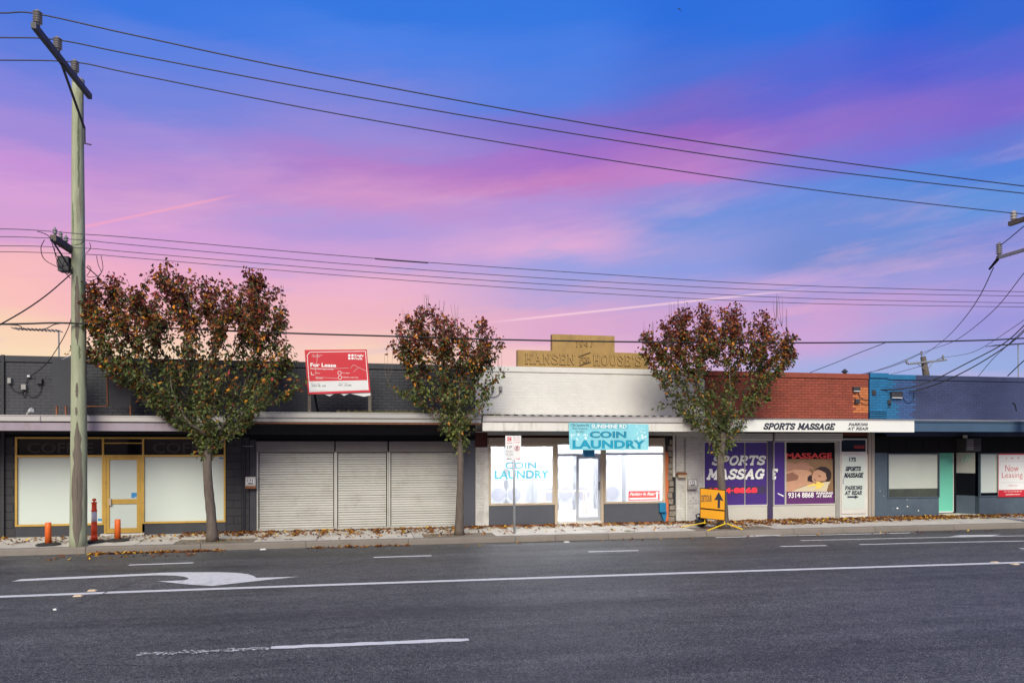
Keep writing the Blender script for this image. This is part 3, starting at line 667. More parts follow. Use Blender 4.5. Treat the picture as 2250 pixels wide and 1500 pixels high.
# awnings -------------------------------------------------
def awning(root, xa, xb, yg, yf, px, gm, fm, soffm='dark_soffit', wave=.10, gap=.012, wm='galvanised', amp=.012, rise=.10):
    """gutter rows yg=(top,bottom), fascia rows yf=(top,bottom) in photo pixels at column px"""
    zg1, zg0 = Zp(px, yg[0], YA), Zp(px, yg[1], YA)
    aw = B(root, 'awning', xa, xb, YA+.14, YW-.01, (Zp(px, yf[1], YA) if yf else zg0)+.01, (Zp(px, yf[1], YA) if yf else zg0)+.03, soffm)
    B(aw, 'gutter', xa, xb, YA, YA+.13, zg0, zg1, gm, bevel=.006)
    MB().box(xa, xb, YA-.012, YA+.02, zg1-.018, zg1+.002).build('gutter_lip', gm, aw)
    if yf: B(aw, 'fascia', xa, xb, YA+.035, YA+.10, Zp(px, yf[1], YA), Zp(px, yf[0], YA), fm)
    # corrugated roofing rising to the wall
    n = int((xb-xa)/(wave/6)); vs = []; fs = []
    for i in range(n+1):
        x = xa + (xb-xa)*i/n; w = amp*math.sin(2*math.pi*x/wave)
        vs += [(x, YA+.03, zg1+.004+amp+w), (x, YW-.01, zg1+rise+w)]
        if i: fs.append((2*i-2, 2*i, 2*i+1, 2*i-1))
    MB().add(vs, fs).build('roof_sheet', wm, aw)
    return aw
aw1 = awning(s1, b0, b1-.02, (912, 925.5), (928, 946), 150, 'gutter_pink', 'fascia_lilac', amp=.006, rise=-.03)
B(aw1, 'gutter_joint', Xp(87, YA), Xp(89.5, YA), YA-.02, YA, Zp(88, 925, YA), Zp(88, 912, YA), 'print_grey')
# =============================================== SHOP 2: roller shutters
s2 = thing('shop_building', (0, YW, 0), 'charcoal brick shop with three closed grey roller shutters', 'shop')
parapet(s2, b1+.01, b2, 'charcoal_brick', 'charcoal_mortar', 'charcoal_wall', cx=0.5)
shell(s2, b1, b2, 'charcoal_wall')
zs = Zp(700, 969, YW)
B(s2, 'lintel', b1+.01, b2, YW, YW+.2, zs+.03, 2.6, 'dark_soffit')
B(s2, 'wall', b1+.01, Xp(563, YW), YW, YW+.2, 0, zs+.03, 'charcoal_wall')
B(s2, 'wall', Xp(1016, YW), b2, YW, YW+.2, 0, zs+.03, 'stall_grey')
B(s2, 'wall', Xp(563, YW), Xp(1016, YW), YW+.18, YW+.26, 0, zs+.03, 'black_metal')
slat_me = {}
for (pa, pb) in ((566.5, 735), (740, 851.5), (857, 1010)):
    xa, xb = Xp(pa, YW), Xp(pb, YW); ztop = Zp(700, 992, YW)-.02
    rs = MB().box(xa-.03, xb+.0, YW-.06, YW+.15, ztop+.01, zs).build('roller_shutter', 'shutter_box', s2, bevel=.008)
    for q in range(1, 5): B(rs, 'box_rib', xa-.028, xb-.002, YW-.072, YW-.058, ztop+.01+q*(zs-ztop)/5-.012, ztop+.01+q*(zs-ztop)/5+.01, 'shutter_box')
    for gx in (xa-.03, xb-.012): B(rs, 'guide_rail', gx, gx+.042, YW+.0, YW+.12, .01, ztop+.008, 'shutter_slat')
    n = 31; hh = (ztop-.07)/n; w = xb-xa-.07; mb = MB()
    prof = [(0, 0), (-.014, hh*.18), (-.019, hh*.45), (-.014, hh*.75), (0, hh*.97), (.012, hh*.97), (.012, 0)]
    vs = [(-w/2, y, z) for y, z in prof] + [(w/2, y, z) for y, z in prof]; k = len(prof)
    mb.add(vs, [(i, i+k, (i+1) % k+k, (i+1) % k) for i in range(k)] + [tuple(range(k)), tuple(range(2*k-1, k-1, -1))]); me = mb.mesh('slat', 'shutter_slat')
    for q in range(n):
        o = bpy.data.objects.new('slat', me); C.objects.link(o); o.parent = rs; o.location = Vector(((xa+.012+xb-.012)/2, YW+.06+random.uniform(-.004, .004), .07+q*hh+random.uniform(-.002, .002))) - wloc(rs); o.rotation_euler = (random.uniform(-.05, .05), random.uniform(-.0012, .0012), random.uniform(-.002, .002))
    B(rs, 'bottom_bar', xa+.02, xb-.02, YW+.03, YW+.09, .012, .068, 'shutter_slat', bevel=.004)
aw2 = awning(s2, b1, Xp(1058, YA), (906, 918), (918.5, 927), 750, 'gutter_grey', 'gutter_grey', amp=.006, rise=-.03)
B(aw2, 'rust_strip', b1, Xp(1058, YA), YA+.06, YA+.12, Zp(750, 931, YA), Zp(750, 927.5, YA), 'rust')
# =============================================== SHOP 3: laundry
s3 = thing('shop_building', (6.5, YW, 0), 'white painted brick laundry with bright lit windows and beige frames', 'shop')
parapet(s3, b2+.01, b3, 'white_brick', 'white_mortar', 'white_brick', cx=4.5, md=-.0045)
xa, xb = b2+.01, b3
B(s3, 'roof', xa+.01, xb-.01, YW+.24, 30.1, 4.06, 4.16, 'galvanised')
# stepped name stone on top
yp = YW-.0
ps = [(Xp(1137, yp), ZT+.002), (Xp(1137, yp), g(1150, 769, yp)), (Xp(1213, yp), g(1150, 769, yp)), (Xp(1213, yp), g(1215, 734, yp)), (Xp(1350, yp), g(1215, 734, yp)), (Xp(1350, yp), g(1150, 769, yp)), (Xp(1425, yp), g(1150, 769, yp)), (Xp(1425, yp), ZT+.002)]
mb = MB(); mb.poly(ps, yp-.02, .20)
stone = mb.build('name_stone', 'mustard_render', s3)
yy = yp-.021
def raised(s, a, ya, b, yb, t, sl=0., sp=.18):
    z0_, z1_ = Zp((a+b)/2, yb, yy), Zp((a+b)/2, ya, yy)
    stroke_geo(s, Xp(a, yy)-.008, Xp(b, yy)+.008, z0_-.008, z1_+.008, yy, t+.022, sl, 0, sp=sp).build('letter_edge', 'lettering_shade', stone)  # wider dark ribbon behind the letters paints the shade along their edges
    stroke_geo(s, Xp(a, yy), Xp(b, yy), z0_+.01, z1_, yy-.004, t, sl, .022, sp=sp).build('raised_lettering', 'mustard_letter', stone)
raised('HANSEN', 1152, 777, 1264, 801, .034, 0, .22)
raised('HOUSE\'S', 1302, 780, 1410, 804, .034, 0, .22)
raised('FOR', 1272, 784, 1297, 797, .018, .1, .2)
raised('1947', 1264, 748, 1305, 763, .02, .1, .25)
for (p, q) in (((1271, 785), (1297, 775)), ((1272, 804), (1298, 796))):
    A_, B_ = W(*p, yy), W(*q, yy); MB().poly([(A_[0], A_[1]), (B_[0], B_[1]), (B_[0], B_[1]+.03), (A_[0], A_[1]+.03)], yy-.02, .02).build('raised_bar', 'lettering_shade', stone)
# lower part
zh = Zp(1270, 962, YW); zhb = Zp(1270, 976, YW)
B(s3, 'lintel', b2+.01, b3, YW+.05, YW+.2, zh, 2.65, 'maroon_soffit')
B(s3, 'wall', b2+.012, Xp(1074, YW), YW+.01, YW+.2, 0, zh, 'white_mortar')
bricks(s3, b2+.014, Xp(1063, YW), .03, Zp(1055, 982, YW), YW+.002, lambda x, z: 'white_pier_brick', cx=3)
R(s3, 'painted_patch', 1044.5, 950, 1071, 982, YW-.02, .03, 'maroon_soffit')
R(s3, 'peeling_board', 1064, 975, 1074, None, YW-.012, .03, 'white_pier_brick')
R(s3, 'shutter_box', 1074, 961.5, 1461, 976, YW-.13, .17, 'shutter_box_beige', bevel=.006)
R(s3, 'shutter_box_lip', 1074, 972.5, 1461, 976.5, YW-.145, .012, 'beige_frame')
zsl = Zp(1147, 1107, YW); zsr = Zp(1391, 1103, YW)
w1 = window(s3, 1074, 1219, zhb, zsl-.03, None, 'beige_frame', None, fw=.06)
B(w1, 'pane', Xp(1074, YW)+.055, Xp(1219, YW)-.055, YW+.02, YW+.026, zsl+.03, zhb-.06, 'hazy_glass')
T('COIN', 1110, 1015, 1178, 1029, YW+.014, 'window_decal', w1, bold=.01)
T('LAUNDRY', 1087, 1033, 1206, 1051, YW+.014, 'window_decal', w1, bold=.02)
T('NEWS', 1165, 981, 1214, 988, YW+.014, 'pale_decal', w1, bold=.02)
zt3 = Zp(1391, 996.5, YW)
w2 = window(s3, 1327, 1461, zhb, zsr-.03, None, 'beige_frame', None, fw=.06)
B(w2, 'transom_bar', Xp(1327, YW)+.06, Xp(1461, YW)-.06, YW-.02, YW+.04, zt3-.03, zt3+.03, 'aluminium')
B(w2, 'pane', Xp(1327, YW)+.055, Xp(1461, YW)-.055, YW+.02, YW+.026, zsr+.03, zt3-.03, 'hazy_glass')
B(w2, 'pane', Xp(1327, YW)+.055, Xp(1461, YW)-.055, YW+.02, YW+.026, zt3+.03, zhb-.06, 'hazy_glass')
pr = R(w2, 'parking_notice', 1381, 1078, 1449.5, 1098.5, YW+.008, .006, 'parking_red')
T('Parking In Rear', 1384, 1081, 1440, 1090, YW+.005, 'parking_white', w2, shear=.3, bold=.02)
R(w2, 'notice_arrow', 1383, 1093, 1444, 1096, YW+.004, .002, 'parking_white')
R(w2, 'notice_arrow', 1442, 1082, 1445.5, 1096, YW+.003, .002, 'parking_white')
MB().poly([W(1439, 1083.5, YW+.003), W(1449, 1083.5, YW+.003), W(1444, 1079, YW+.003)], YW+.002).build('notice_arrow', 'parking_white', w2)
R(s3, 'stall_riser', 1074, 1109, 1217, None, YW-.01, .2, 'stall_grey')
R(s3, 'stall_riser', 1328, 1105.5, 1459, None, YW-.01, .2, 'stall_grey')
R(s3, 'base_strip', 1074, 1150, 1217, None, YW-.018, .006, 'orange_paint').scale = (1, 1, .4)
R(s3, 'base_strip', 1328, 1144, 1459, None, YW-.018, .006, 'orange_paint').scale = (1, 1, .4)
R(s3, 'door_post', 1219.5, 976, 1225.5, None, YW-.03, .14, 'beige_frame')
R(s3, 'door_post', 1320.5, 976, 1326.5, None, YW-.03, .14, 'beige_frame')
zt4 = Zp(1272, 998.5, YW)
B(s3, 'transom_bar', Xp(1226, YW), Xp(1320, YW), YW, YW+.07, zt4-.03, zt4+.03, 'aluminium')
B(s3, 'transom_pane', Xp(1226, YW), Xp(1320, YW), YW+.03, YW+.036, zt4+.03, zhb, 'hazy_glass')
B(s3, 'doorstep', Xp(1226, YW), Xp(1320, YW), YW-.05, YW+.15, .001, .10, 'cream_frame')
B(s3, 'side_pane', Xp(1226, YW), Xp(1266, YW), YW+.03, YW+.036, .10, zt4-.03, 'hazy_glass')
a, b = Xp(1266.5, YW), Xp(1319.5, YW); fz = .075; dz0 = .11; dz1 = zt4-.032
dd = MB(); dd.box(a, a+fz, YW+.0, YW+.06, dz0, dz1); dd.box(b-fz, b, YW+.0, YW+.06, dz0, dz1); dd.box(a+fz, b-fz, YW, YW+.06, dz1-fz, dz1); dd.box(a+fz, b-fz, YW, YW+.06, dz0, dz0+fz+.03)
d3 = dd.build('door', 'aluminium', s3); B(d3, 'pane', a+fz, b-fz, YW+.02, YW+.026, dz0+fz+.03, dz1-fz, 'hazy_glass')
B(d3, 'handle', b-fz+.01, b-fz+.035, YW-.04, YW-.0, 1.0, 1.25, 'dark_box')
# right end: orange strip, broken rubble, pipe, white brick pier
R(s3, 'wall', 1461, 960, 1484, None, YW+.03, .2, 'charcoal_mortar')
R(s3, 'painted_strip', 1461.5, 992, 1469, None, YW+.01, .02, 'orange_paint')
rr = random.Random(5)
xr0, xr1 = Xp(1468, YW), Xp(1484, YW); nr = 14
for i in range(nr):
    zc = 2.5*i/nr; mb = MB()
    x = xr0+rr.uniform(-.02, .05); w = (xr1-xr0)*rr.uniform(.55, .9); yj = rr.uniform(-.02, .02)
    mb.box(x, min(x+w, xr1), YW-.02+yj, YW+.04, zc+.01, zc+2.5/nr-.012+rr.uniform(-.02, .01)); mb.build('rubble_stone', 'rubble', s3, bevel=.012)
R(s3, 'downpipe', 1479, 948, 1484.5, 1048, YW-.06, .06, 'white_pier_brick', bevel=.02)
B(s3, 'wall', Xp(1486, YW), b3-.01, YW+.009, YW+.2, 0, 2.6, 'white_mortar')
bricks(s3, Xp(1486, YW), b3-.01, .03, 2.58, YW+.002, lambda x, z: 'white_pier_brick', cx=9)
aw3 = awning(s3, Xp(1061, YA), Xp(1560, YA), (915, 927), (928, 947), 1290, 'gutter_pink', 'fascia_white', 'maroon_soffit', wave=.23, amp=.02)
# interior
xi0, xi1 = b2+.25, Xp(1484, YW); 
room = B(s3, 'interior_floor', xi0, xi1, YW+.2, 25.5, -.0, .06, 'interior_floor')
B(s3, 'interior_wall', xi0, xi1, 25.5, 25.6, 0, 2.9, 'interior_white'); B(s3, 'interior_wall', xi0-.1, xi0, YW+.25, 25.6, 0, 2.9, 'interior_white')
B(s3, 'interior_wall', xi1, xi1+.1, YW+.25, 25.6, 0, 2.9, 'interior_white'); B(s3, 'ceiling', xi0, xi1, YW+.25, 25.6, 2.9, 3.0, 'interior_white')
for i, x in enumerate((xi0+.9, xi0+2.6, xi0+4.3)):
    for y in (21.6, 23.6):
        t = B(None, 'ceiling_light', x-.09, x+.09, y-.6, y+.6, 2.84, 2.895, 'light_tube'); setp(t, '%s white tube light on the laundry ceiling, %s row' % (('left', 'middle', 'right')[i], 'front' if y < 22 else 'back'), 'ceiling light', 'tube lights on the laundry ceiling')
names = ['leftmost of the tumble dryers inside the laundry', 'second tumble dryer from the left inside the laundry', 'white tumble dryer stack seen through the laundry side glass', 'white tumble dryer stack seen through the laundry door glass', 'tumble dryer stack just right of the laundry door opening', 'tumble dryer stack behind the right laundry window', 'rightmost of the tumble dryers inside the laundry']
for i, px in enumerate((1095, 1130, 1206, 1243, 1281, 1345, 1400)):
    x = Xp(px, 24.4); t = thing('tumble_dryer', (x, 24.5, .06), names[i], 'dryer', 'stacked dryers inside the laundry')
    B(t, 'cabinet', x-.38, x+.38, 24.45, 25.2, .06, 2.3, 'machine_white', bevel=.01)
    B(t, 'control_panel', x-.3, x+.3, 24.43, 24.45, 1.1, 1.3, 'machine_blue')
    for zc in (.62, 1.72):
        mb = MB(); pts = [(x+.3*math.cos(u), zc+.3*math.sin(u)) for u in [k*2*math.pi/24 for k in range(24)]]; mb.poly(pts, 24.40, .05); dr = mb.build('porthole_door', 'aluminium', t)
        pts = [(x+.23*math.cos(u), zc+.23*math.sin(u)) for u in [k*2*math.pi/24 for k in range(24)]]; MB().poly(pts, 24.385, .014).build('porthole_glass', 'machine_dark', dr)
bt = thing('bench', (Xp(1250, 23), 23, .06), 'plain wooden bench table inside the laundry in front of the dryers', 'bench')
bx0, bx1 = Xp(1190, 23), Xp(1290, 23); B(bt, 'bench_top', bx0, bx1, 22.8, 23.2, .78, .83, 'wood_bench')
for x in (bx0+.05, bx1-.1):
    for y in (22.82, 23.13): B(bt, 'leg', x, x+.05, y, y+.05, .06, .78, 'wood_bench')
# =============================================== SHOP 4: massage shop
s4 = thing('shop_building', (13, YW, 0), 'red brick massage shop with purple window and white lettered awning', 'shop')
xh = Xp(1880, YW)
def mf4(x, z):
    return 'orange_brick' if (x > Xp(1876+rr4.uniform(-3, 3), YW) and Zp(1890, 905, YW) < z < Zp(1890, 849, YW)) else 'red_brick'
rr4 = random.Random(1)
_c = {}
def mf4c(x, z):
    k = (round(x, 3), round(z, 3))
    if k not in _c: _c[k] = mf4(x, z)
    return _c[k]
parapet(s4, b3+.01, b4-.01, 'red_brick', 'red_mortar', 'red_brick', mfun=mf4c, cx=13.6, md=.004)
shell(s4, b3, b4, 'red_mortar')
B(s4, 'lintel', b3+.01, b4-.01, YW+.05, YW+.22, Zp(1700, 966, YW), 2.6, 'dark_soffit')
mb = MB(); rr = random.Random(8); x = b3+.1
while x < b4-.2:
    w = rr.uniform(.1, .35); mb.box(x, x+w, YW-.03, YW, 2.9, Zp(1760, 924, YW)+rr.uniform(-.01, .03)); x += w+.001
mb.build('mortar_fillet', 'white_pier_brick', s4)
for pa, pb in ((1552, 1698), (1703.5, 1852)):
    bx = R(s4, 'shutter_box', pa, 951.5, pb, 968, YW-.12, .17, 'cream_frame', bevel=.008)
    for q in (956, 961): R(bx, 'box_rib', pa+.5, q, pb-.5, q+1.6, YW-.128, .008, 'meter_grey')
zw = Zp(1640, 969, YW); zwb = Zp(1640, 1111, YW)
def pframe(a, b, nm='window'): 
    return window(s4, a, b, zw, zwb, None, 'cream_frame', None, fw=.035)
p1 = pframe(1545, 1687)
B(p1, 'pane', Xp(1545, YW)+.03, Xp(1635.5, YW), YW+.0, YW+.03, zwb+.03, zw-.03, 'purple')
B(p1, 'pane', Xp(1636.5, YW), Xp(1687, YW)-.03, YW+.0, YW+.03, zwb+.03, zw-.03, 'purple')
B(p1, 'mullion', Xp(1635, YW), Xp(1637.3, YW), YW-.015, YW+.03, zwb+.03, zw-.03, 'meter_grey')
ST_('SPORTS', 1562, 1000, 1686, 1022, YW-.005, 'print_lightgrey', p1, .066, .25, 'black_letter', .016)
ST_('MASSAG', 1551, 1029, 1684, 1053, YW-.005, 'print_white', p1, .072, .25, 'black_letter', .016)
T('9314·8868', 1554, 1071, 1664, 1083, YW-.005, 'neon_red', p1, bold=.035)
R(p1, 'digit_band', 1550, 1068, 1683, 1085, YW-.0015, .001, 'purple_post')
R(s4, 'post', 1687.5, 968, 1698, None, YW-.06, .2, 'purple_post', bevel=.004)
p2 = window(s4, 1699, 1725, zw, zwb, None, 'cream_frame', None, fw=.02)
B(p2, 'pane', Xp(1699, YW)+.015, Xp(1725, YW)-.015, YW, YW+.03, zwb+.02, zw-.02, 'purple')
ST_('E', 1691, 1029, 1711, 1053, YW-.005, 'print_white', p2, .066, .25, 'black_letter', .016)
MB().poly([W(1708, 1082, YW-.005), W(1722, 1088, YW-.005), W(1722, 1091, YW-.005), W(1710, 1085, YW-.005)], YW-.004).build('white_fleck', 'print_white', p2)
p3 = window(s4, 1724.5, 1836, zw, zwb, None, 'cream_frame', None, fw=.03)
B(p3, 'pane', Xp(1726, YW)+.02, Xp(1836, YW)-.025, YW, YW+.03, zwb+.03, zw-.03, 'black_metal')
T('MASSAGE', 1727, 994.5, 1828, 1007, YW-.006, 'red_dull', p3, bold=.03)
# poster picture (flat print): polygons in photo-crop units (1219x1500 crop of 130x160 px)
def Q(u, v): return W(1720+u*130/1219, 960+v*160/1500, YW)
def pp(name, pts, m, lay): 
    P = [Q(*p) for p in pts]; 
    return MB().poly(P, YW-.0005-.0012*lay).build(name, m, poster)
poster = R(p3, 'poster', 1726, 1008, 1831, 1107, YW-.0008, .0006, 'poster_dark')
pp('print_background', [(50,450),(1018,450),(1040,1120),(70,1120)], 'poster_brown', 1)
pp('printed_curtain', [(80,1120),(1050,1120),(1055,1385),(85,1385)], 'curtain', 1.5)
pp('printed_towel', [(180,1120),(330,1050),(500,990),(700,960),(880,920),(985,915),(940,980),(900,1120)], 'towel', 2)
pp('printed_back', [(60,715),(250,660),(400,662),(520,680),(600,740),(560,790),(510,820),(510,900),(380,900),(250,940),(75,930)], 'skin', 3)
pp('printed_shade', [(62,760),(200,720),(330,800),(300,880),(75,920)], 'skin_shade', 3.5)
pp('printed_arm', [(70,930),(250,915),(420,890),(560,920),(660,940),(600,985),(480,985),(330,1040),(190,1115),(75,1120)], 'skin', 4)
pp('printed_hair', [(650,690),(700,640),(780,605),(880,610),(960,660),(1000,740),(990,850),(960,900),(900,920),(860,860),(880,760),(800,690),(720,660)], 'hair', 4.5)
pp('printed_hair', [(510,820),(560,780),(610,800),(650,930),(560,910),(505,890)], 'hair', 4.5)
pp('printed_face', [(600,790),(640,700),(720,670),(800,690),(880,740),(905,860),(860,900),(760,900),(700,930),(640,935),(600,880)], 'skin', 5)
pp('printed_shade', [(725,770),(790,800),(780,830),(735,810)], 'skin_shade', 5.5); pp('printed_shade', [(640,850),(690,890),(680,905),(640,880)], 'skin_shade', 5.5)
pp('printed_hand', [(50,495),(130,520),(260,545),(350,510),(430,485),(430,505),(350,540),(440,520),(550,545),(560,560),(480,560),(600,600),(640,650),(620,670),(560,640),(540,690),(480,660),(380,650),(270,655),(60,700)], 'hand_skin', 6)
pp('printed_flower', [(490,1000),(580,970),(640,950),(680,960),(690,920),(750,915),(790,940),(830,930),(830,970),(870,985),(790,1010),(800,1040),(720,1065),(660,1050),(700,1010),(600,1000),(530,1020)], 'flower', 6)
T('9314 8868', 1732, 1081, 1788, 1093, YW-.012, 'print_white', poster, bold=.02)
T('PARKING', 1793, 1080.5, 1830, 1085.5, YW-.012, 'print_white', poster, bold=.04, shear=.15)
T('AT REAR', 1794, 1087, 1828, 1092, YW-.012, 'print_white', poster, bold=.04, shear=.15)
R(s4, 'stall_riser', 1545, 1111.5, 1687, None, YW-.015, .2, 'cream_tile')
R(s4, 'stall_riser', 1698.5, 1110, 1837, None, YW-.015, .2, 'cream_tile')
R(s4, 'post', 1837, 962, 1845.5, None, YW-.05, .2, 'meter_grey')
R(s4, 'wall', 1846, 950, 1908, 963, YW+.01, .2, 'dark_soffit')
R(s4, 'transom_frame', 1846, 963, 1905, 996, YW+.0, .04, 'cream_frame')
R(s4, 'transom_pane', 1849, 966, 1902, 992, YW-.004, .004, 'dark_glass')
T('MASSAGE', 1877, 978, 1900, 985, YW-.007, 'red_dull', s4, name='neon_sign', bold=.02)
df = R(s4, 'door_frame', 1846, 996.2, 1907, None, YW-.01, .05, 'cream_frame')
dr = R(s4, 'door', 1849, 998.5, 1903.5, 1128, YW-.035, .024, 'cream_frame', bevel=.004)
R(dr, 'door_panel', 1852, 1002, 1900, 1117.5, YW-.040, .006, 'film_white')
MB().box(Xp(1850, YW), Xp(1851.3, YW), YW-.07, YW-.036, Zp(1850, 1062, YW), Zp(1850, 1050, YW)).build('handle', 'aluminium', dr)
yd = YW-.043
T('175', 1866, 1004.5, 1881, 1014, yd, 'black_letter', dr, bold=.04)
ST_('SPORTS', 1857, 1024, 1893, 1034.5, yd, 'black_letter', dr, .034, .15)
ST_('MASSAGE', 1854, 1038, 1898, 1049, yd, 'black_letter', dr, .034, .15)
ST_('PARKING', 1856, 1066.5, 1896, 1075.5, yd, 'black_letter', dr, .028, .15)
ST_('AT REAR', 1856, 1077.5, 1895, 1086.5, yd, 'black_letter', dr, .028, .15)
MB().poly([W(1862,1089.3,yd),W(1862,1093,yd),W(1878,1093,yd),W(1878,1095.5,yd),W(1887,1091,yd),W(1878,1087,yd),W(1878,1089.3,yd)], yd).build('printed_arrow', 'black_letter', dr)
R(s4, 'pier', 1908.5, 948, 1915, None, YW-.05, .2, 'pier_taupe'); R(s4, 'pier', 1916, 948, 1922, None, YW-.05, .2, 'pier_taupe')
aw4 = awning(s4, Xp(1562, YA), Xp(2008, YA), (923, 925), None, 1800, 'fascia_sign', 'fascia_sign', wave=.076, amp=.008)
fs4 = B(aw4, 'fascia', Xp(1562, YA), Xp(2008, YA), YA-.02, YA-.002, Zp(1800, 948.5, YA), Zp(1800, 925, YA), 'fascia_sign', bevel=.003)
ya = YA-.023
ST_('SPORTS MASSAGE', 1676, 929, 1837, 944, ya, 'black_letter', fs4, .046, .25)
ST_('PARKING', 1864, 929, 1908, 935.5, ya, 'black_letter', fs4, .021, .3)
ST_('AT REAR', 1862, 938, 1909, 944.5, ya, 'black_letter', fs4, .021, .3)
# =============================================== SHOP 5: navy shop
s5 = thing('shop_building', (20, YW, 0), 'navy and teal painted brick shop with a mint green door', 'shop')
xe1, xe2, xe3 = Xp(1948, YW), Xp(1970, YW), Xp(2008, YW)
rr5 = random.Random(2)
def mf5(x, z):
    x += rr5.uniform(-.05, .05)
    return 'teal_brick' if x < xe2 else ('blue_brick' if x < xe3 else 'navy_brick')
parapet(s5, xe1+.005, b5, 'navy_brick', 'navy_mortar', 'navy_brick', mfun=mf5, cx=17)
shell(s5, b4, b5, 'navy_mortar')
B(s5, 'cap_patch', xe1+.006, Xp(2010, YW), YW-.038, YW-.0355, ZT-.154, ZT-.002, 'teal_brick')
B(s5, 'pilaster', b4+.003, xe1, YW-.055, YW+.2, 2.7, ZT+.03, 'teal_mortar', bevel=.005)
bricks(s5, b4+.005, xe1-.002, 2.9, ZT-.16, YW-.056, lambda x, z: 'teal_brick', cx=17)
B(s5, 'pilaster_cap', b4+.002, xe1+.01, YW-.09, YW-.056, ZT-.12, ZT+.035, 'teal_brick')
for i in range(4): R(s5, 'vent_slot', 1910, 904+i*4.3, 1948, 905.3+i*4.3, YW-.068, .012, 'black_metal')
zl = Zp(2006, 995.5, YW)
B(s5, 'lintel', Xp(1922.6, YW), b5, YW, YW+.2, zl+.02, 2.6, 'dark_soffit')
for i in range(9): B(s5, 'lintel_block', xe1+.1+i*.62, xe1+.70+i*.62, YW-.012, YW, zl+.05, zl+.42, 'dark_soffit')
zb5 = Zp(2006, 1093, YW)
B(s5, 'wall', Xp(1922.6, YW), Xp(1950, YW)-.002, YW, YW+.2, 0, zl+.018, 'slate_wall')
B(s5, 'wall', Xp(1950, YW), Xp(2062, YW), YW, YW+.2, 0, zb5, 'slate_wall')
w5 = window(s5, 1950, 2063.5, zl, zb5, None, 'slate_wall', None, fw=.03)
zf = Zp(2006, 1073, YW)
B(w5, 'pane', Xp(1950, YW)+.03, Xp(2063, YW)-.03, YW+.03, YW+.04, zf, zl-.03, 'film_greenish')
B(w5, 'pane', Xp(1950, YW)+.03, Xp(2063, YW)-.03, YW+.035, YW+.045, zb5+.03, zf-.002, 'smoky_glass')
B(s5, 'wall', Xp(2152, YW), b5, YW, YW+.2, 0, zb5, 'slate_wall')
w6 = window(s5, 2152, 2330, zl, zb5, None, 'slate_wall', None, fw=.03)
zf2 = Zp(2173, 1082, YW)
B(w6, 'pane', Xp(2152, YW)+.03, Xp(2330, YW)-.03, YW+.03, YW+.04, zf2, zl-.03, 'film_white')
B(w6, 'pane', Xp(2152, YW)+.03, Xp(2330, YW)-.03, YW+.035, YW+.045, zb5+.03, zf2-.002, 'dark_glass')
B(s5, 'wall', Xp(2330, YW), b5, YW, YW+.2, zb5, zl+.02, 'slate_wall')
# recess: door at back, angled side window
xr0, xr1 = Xp(2063.5, YW), Xp(2151, YW); YR = YW+.55
mb = MB(); mb.box(xr0-.02, xr0, YW+.01, YR+.3, 0, 2.6); mb.build('recess_wall', 'slate_wall', s5)
B(s5, 'recess_ceiling', xr0, xr1+.4, YW+.2, YR+1.2, zl+.03, zl+.08, 'dark_soffit')
B(s5, 'recess_floor', xr0, xr1+.4, YW+.02, YR+1.2, -.02, .03, 'concrete')
xd0, xd1 = xr0+.02, Xp(2093.5, YR)
d5 = B(s5, 'door', xd0, xd1, YR, YR+.05, .10, zl+.0, 'mint_door'); 
B(d5, 'door_edge', xd1, xd1+.03, YR-.01, YR+.05, .08, zl+.0, 'print_lightgrey'); B(d5, 'door_edge', xd0-.02, xd1, YR-.01, YR+.04, .06, .10, 'print_lightgrey')
B(s5, 'recess_wall', xd1+.03, xd1+.12, YR-.02, YR+.3, 0, zl+.02, 'dark_soffit')
# side window from door jamb out to the front wall (slanted)
A2, B2 = Vector((xd1+.12, YR+.05, 0)), Vector((Xp(2151, YW), YW+.15, 0))
def slant(name, z0_, z1_, m, off=0.): 
    n = Vector((B2.y-A2.y, -(B2.x-A2.x), 0)).normalized()*off*-1
    vs = [(p.x+n.x*q, p.y+n.y*q+k, z) for k, q in ((0, 1), (.05, 1)) for z in (z0_, z1_) for p in (A2, B2)]
    return MB().add(vs, [(0,1,3,2),(4,5,7,6),(0,1,5,4),(2,3,7,6),(0,2,6,4),(1,3,7,5)]).build(name, m, s5)
zq = Zp(2125, 1040, YW); slant('recess_wall', 0.03, zb5+.02, 'slate_wall'); sw = slant('side_window', zb5+.02, zq, 'dark_glass'); slant('side_window', zq+.003, zl+.02, 'film_greenish')
T('177', 2114, 1000, 2134, 1015, YW+.12, 'mint_door', s5, shear=.3, name='painted_number')
for px, py, sz in ((1972, 1116, 3.2), (1994, 1112, 2), (1993, 1097, 1), (2018, 1121, 1.8), (1934, 1078, .9), (1942, 1089, .9), (1984, 1132, 1.3), (1963, 1116, .7)):
    n = 7; rr = random.Random(px); c = W(px, py, YW-.002); k = .016*sz
    MB().poly([(c[0]+k*rr.uniform(.5, 1.2)*math.cos(i*6.283/n), c[1]+k*.7*rr.uniform(.5, 1.2)*math.sin(i*6.283/n)) for i in range(n)], YW-.002).build('chipped_paint', 'print_white', s5)
aw5 = awning(s5, Xp(2008, YA)+.01, b5, (925.5, 929), (929, 947), 2120, 'fascia_navy', 'fascia_navy', wave=.076, amp=.010)
B(aw5, 'fascia', Xp(2008, YA)+.01, b5, YA-.0, YA+.03, Zp(2120, 948, YA), Zp(2120, 930, YA), 'fascia_navy')

# ------------------------------------------------------------------ signs and fittings
def quadpanel(name, cs, Y, th, m, parent, **kw):
    return MB().poly([W(*c, Y) for c in cs], Y, th).build(name, m, parent, **kw)
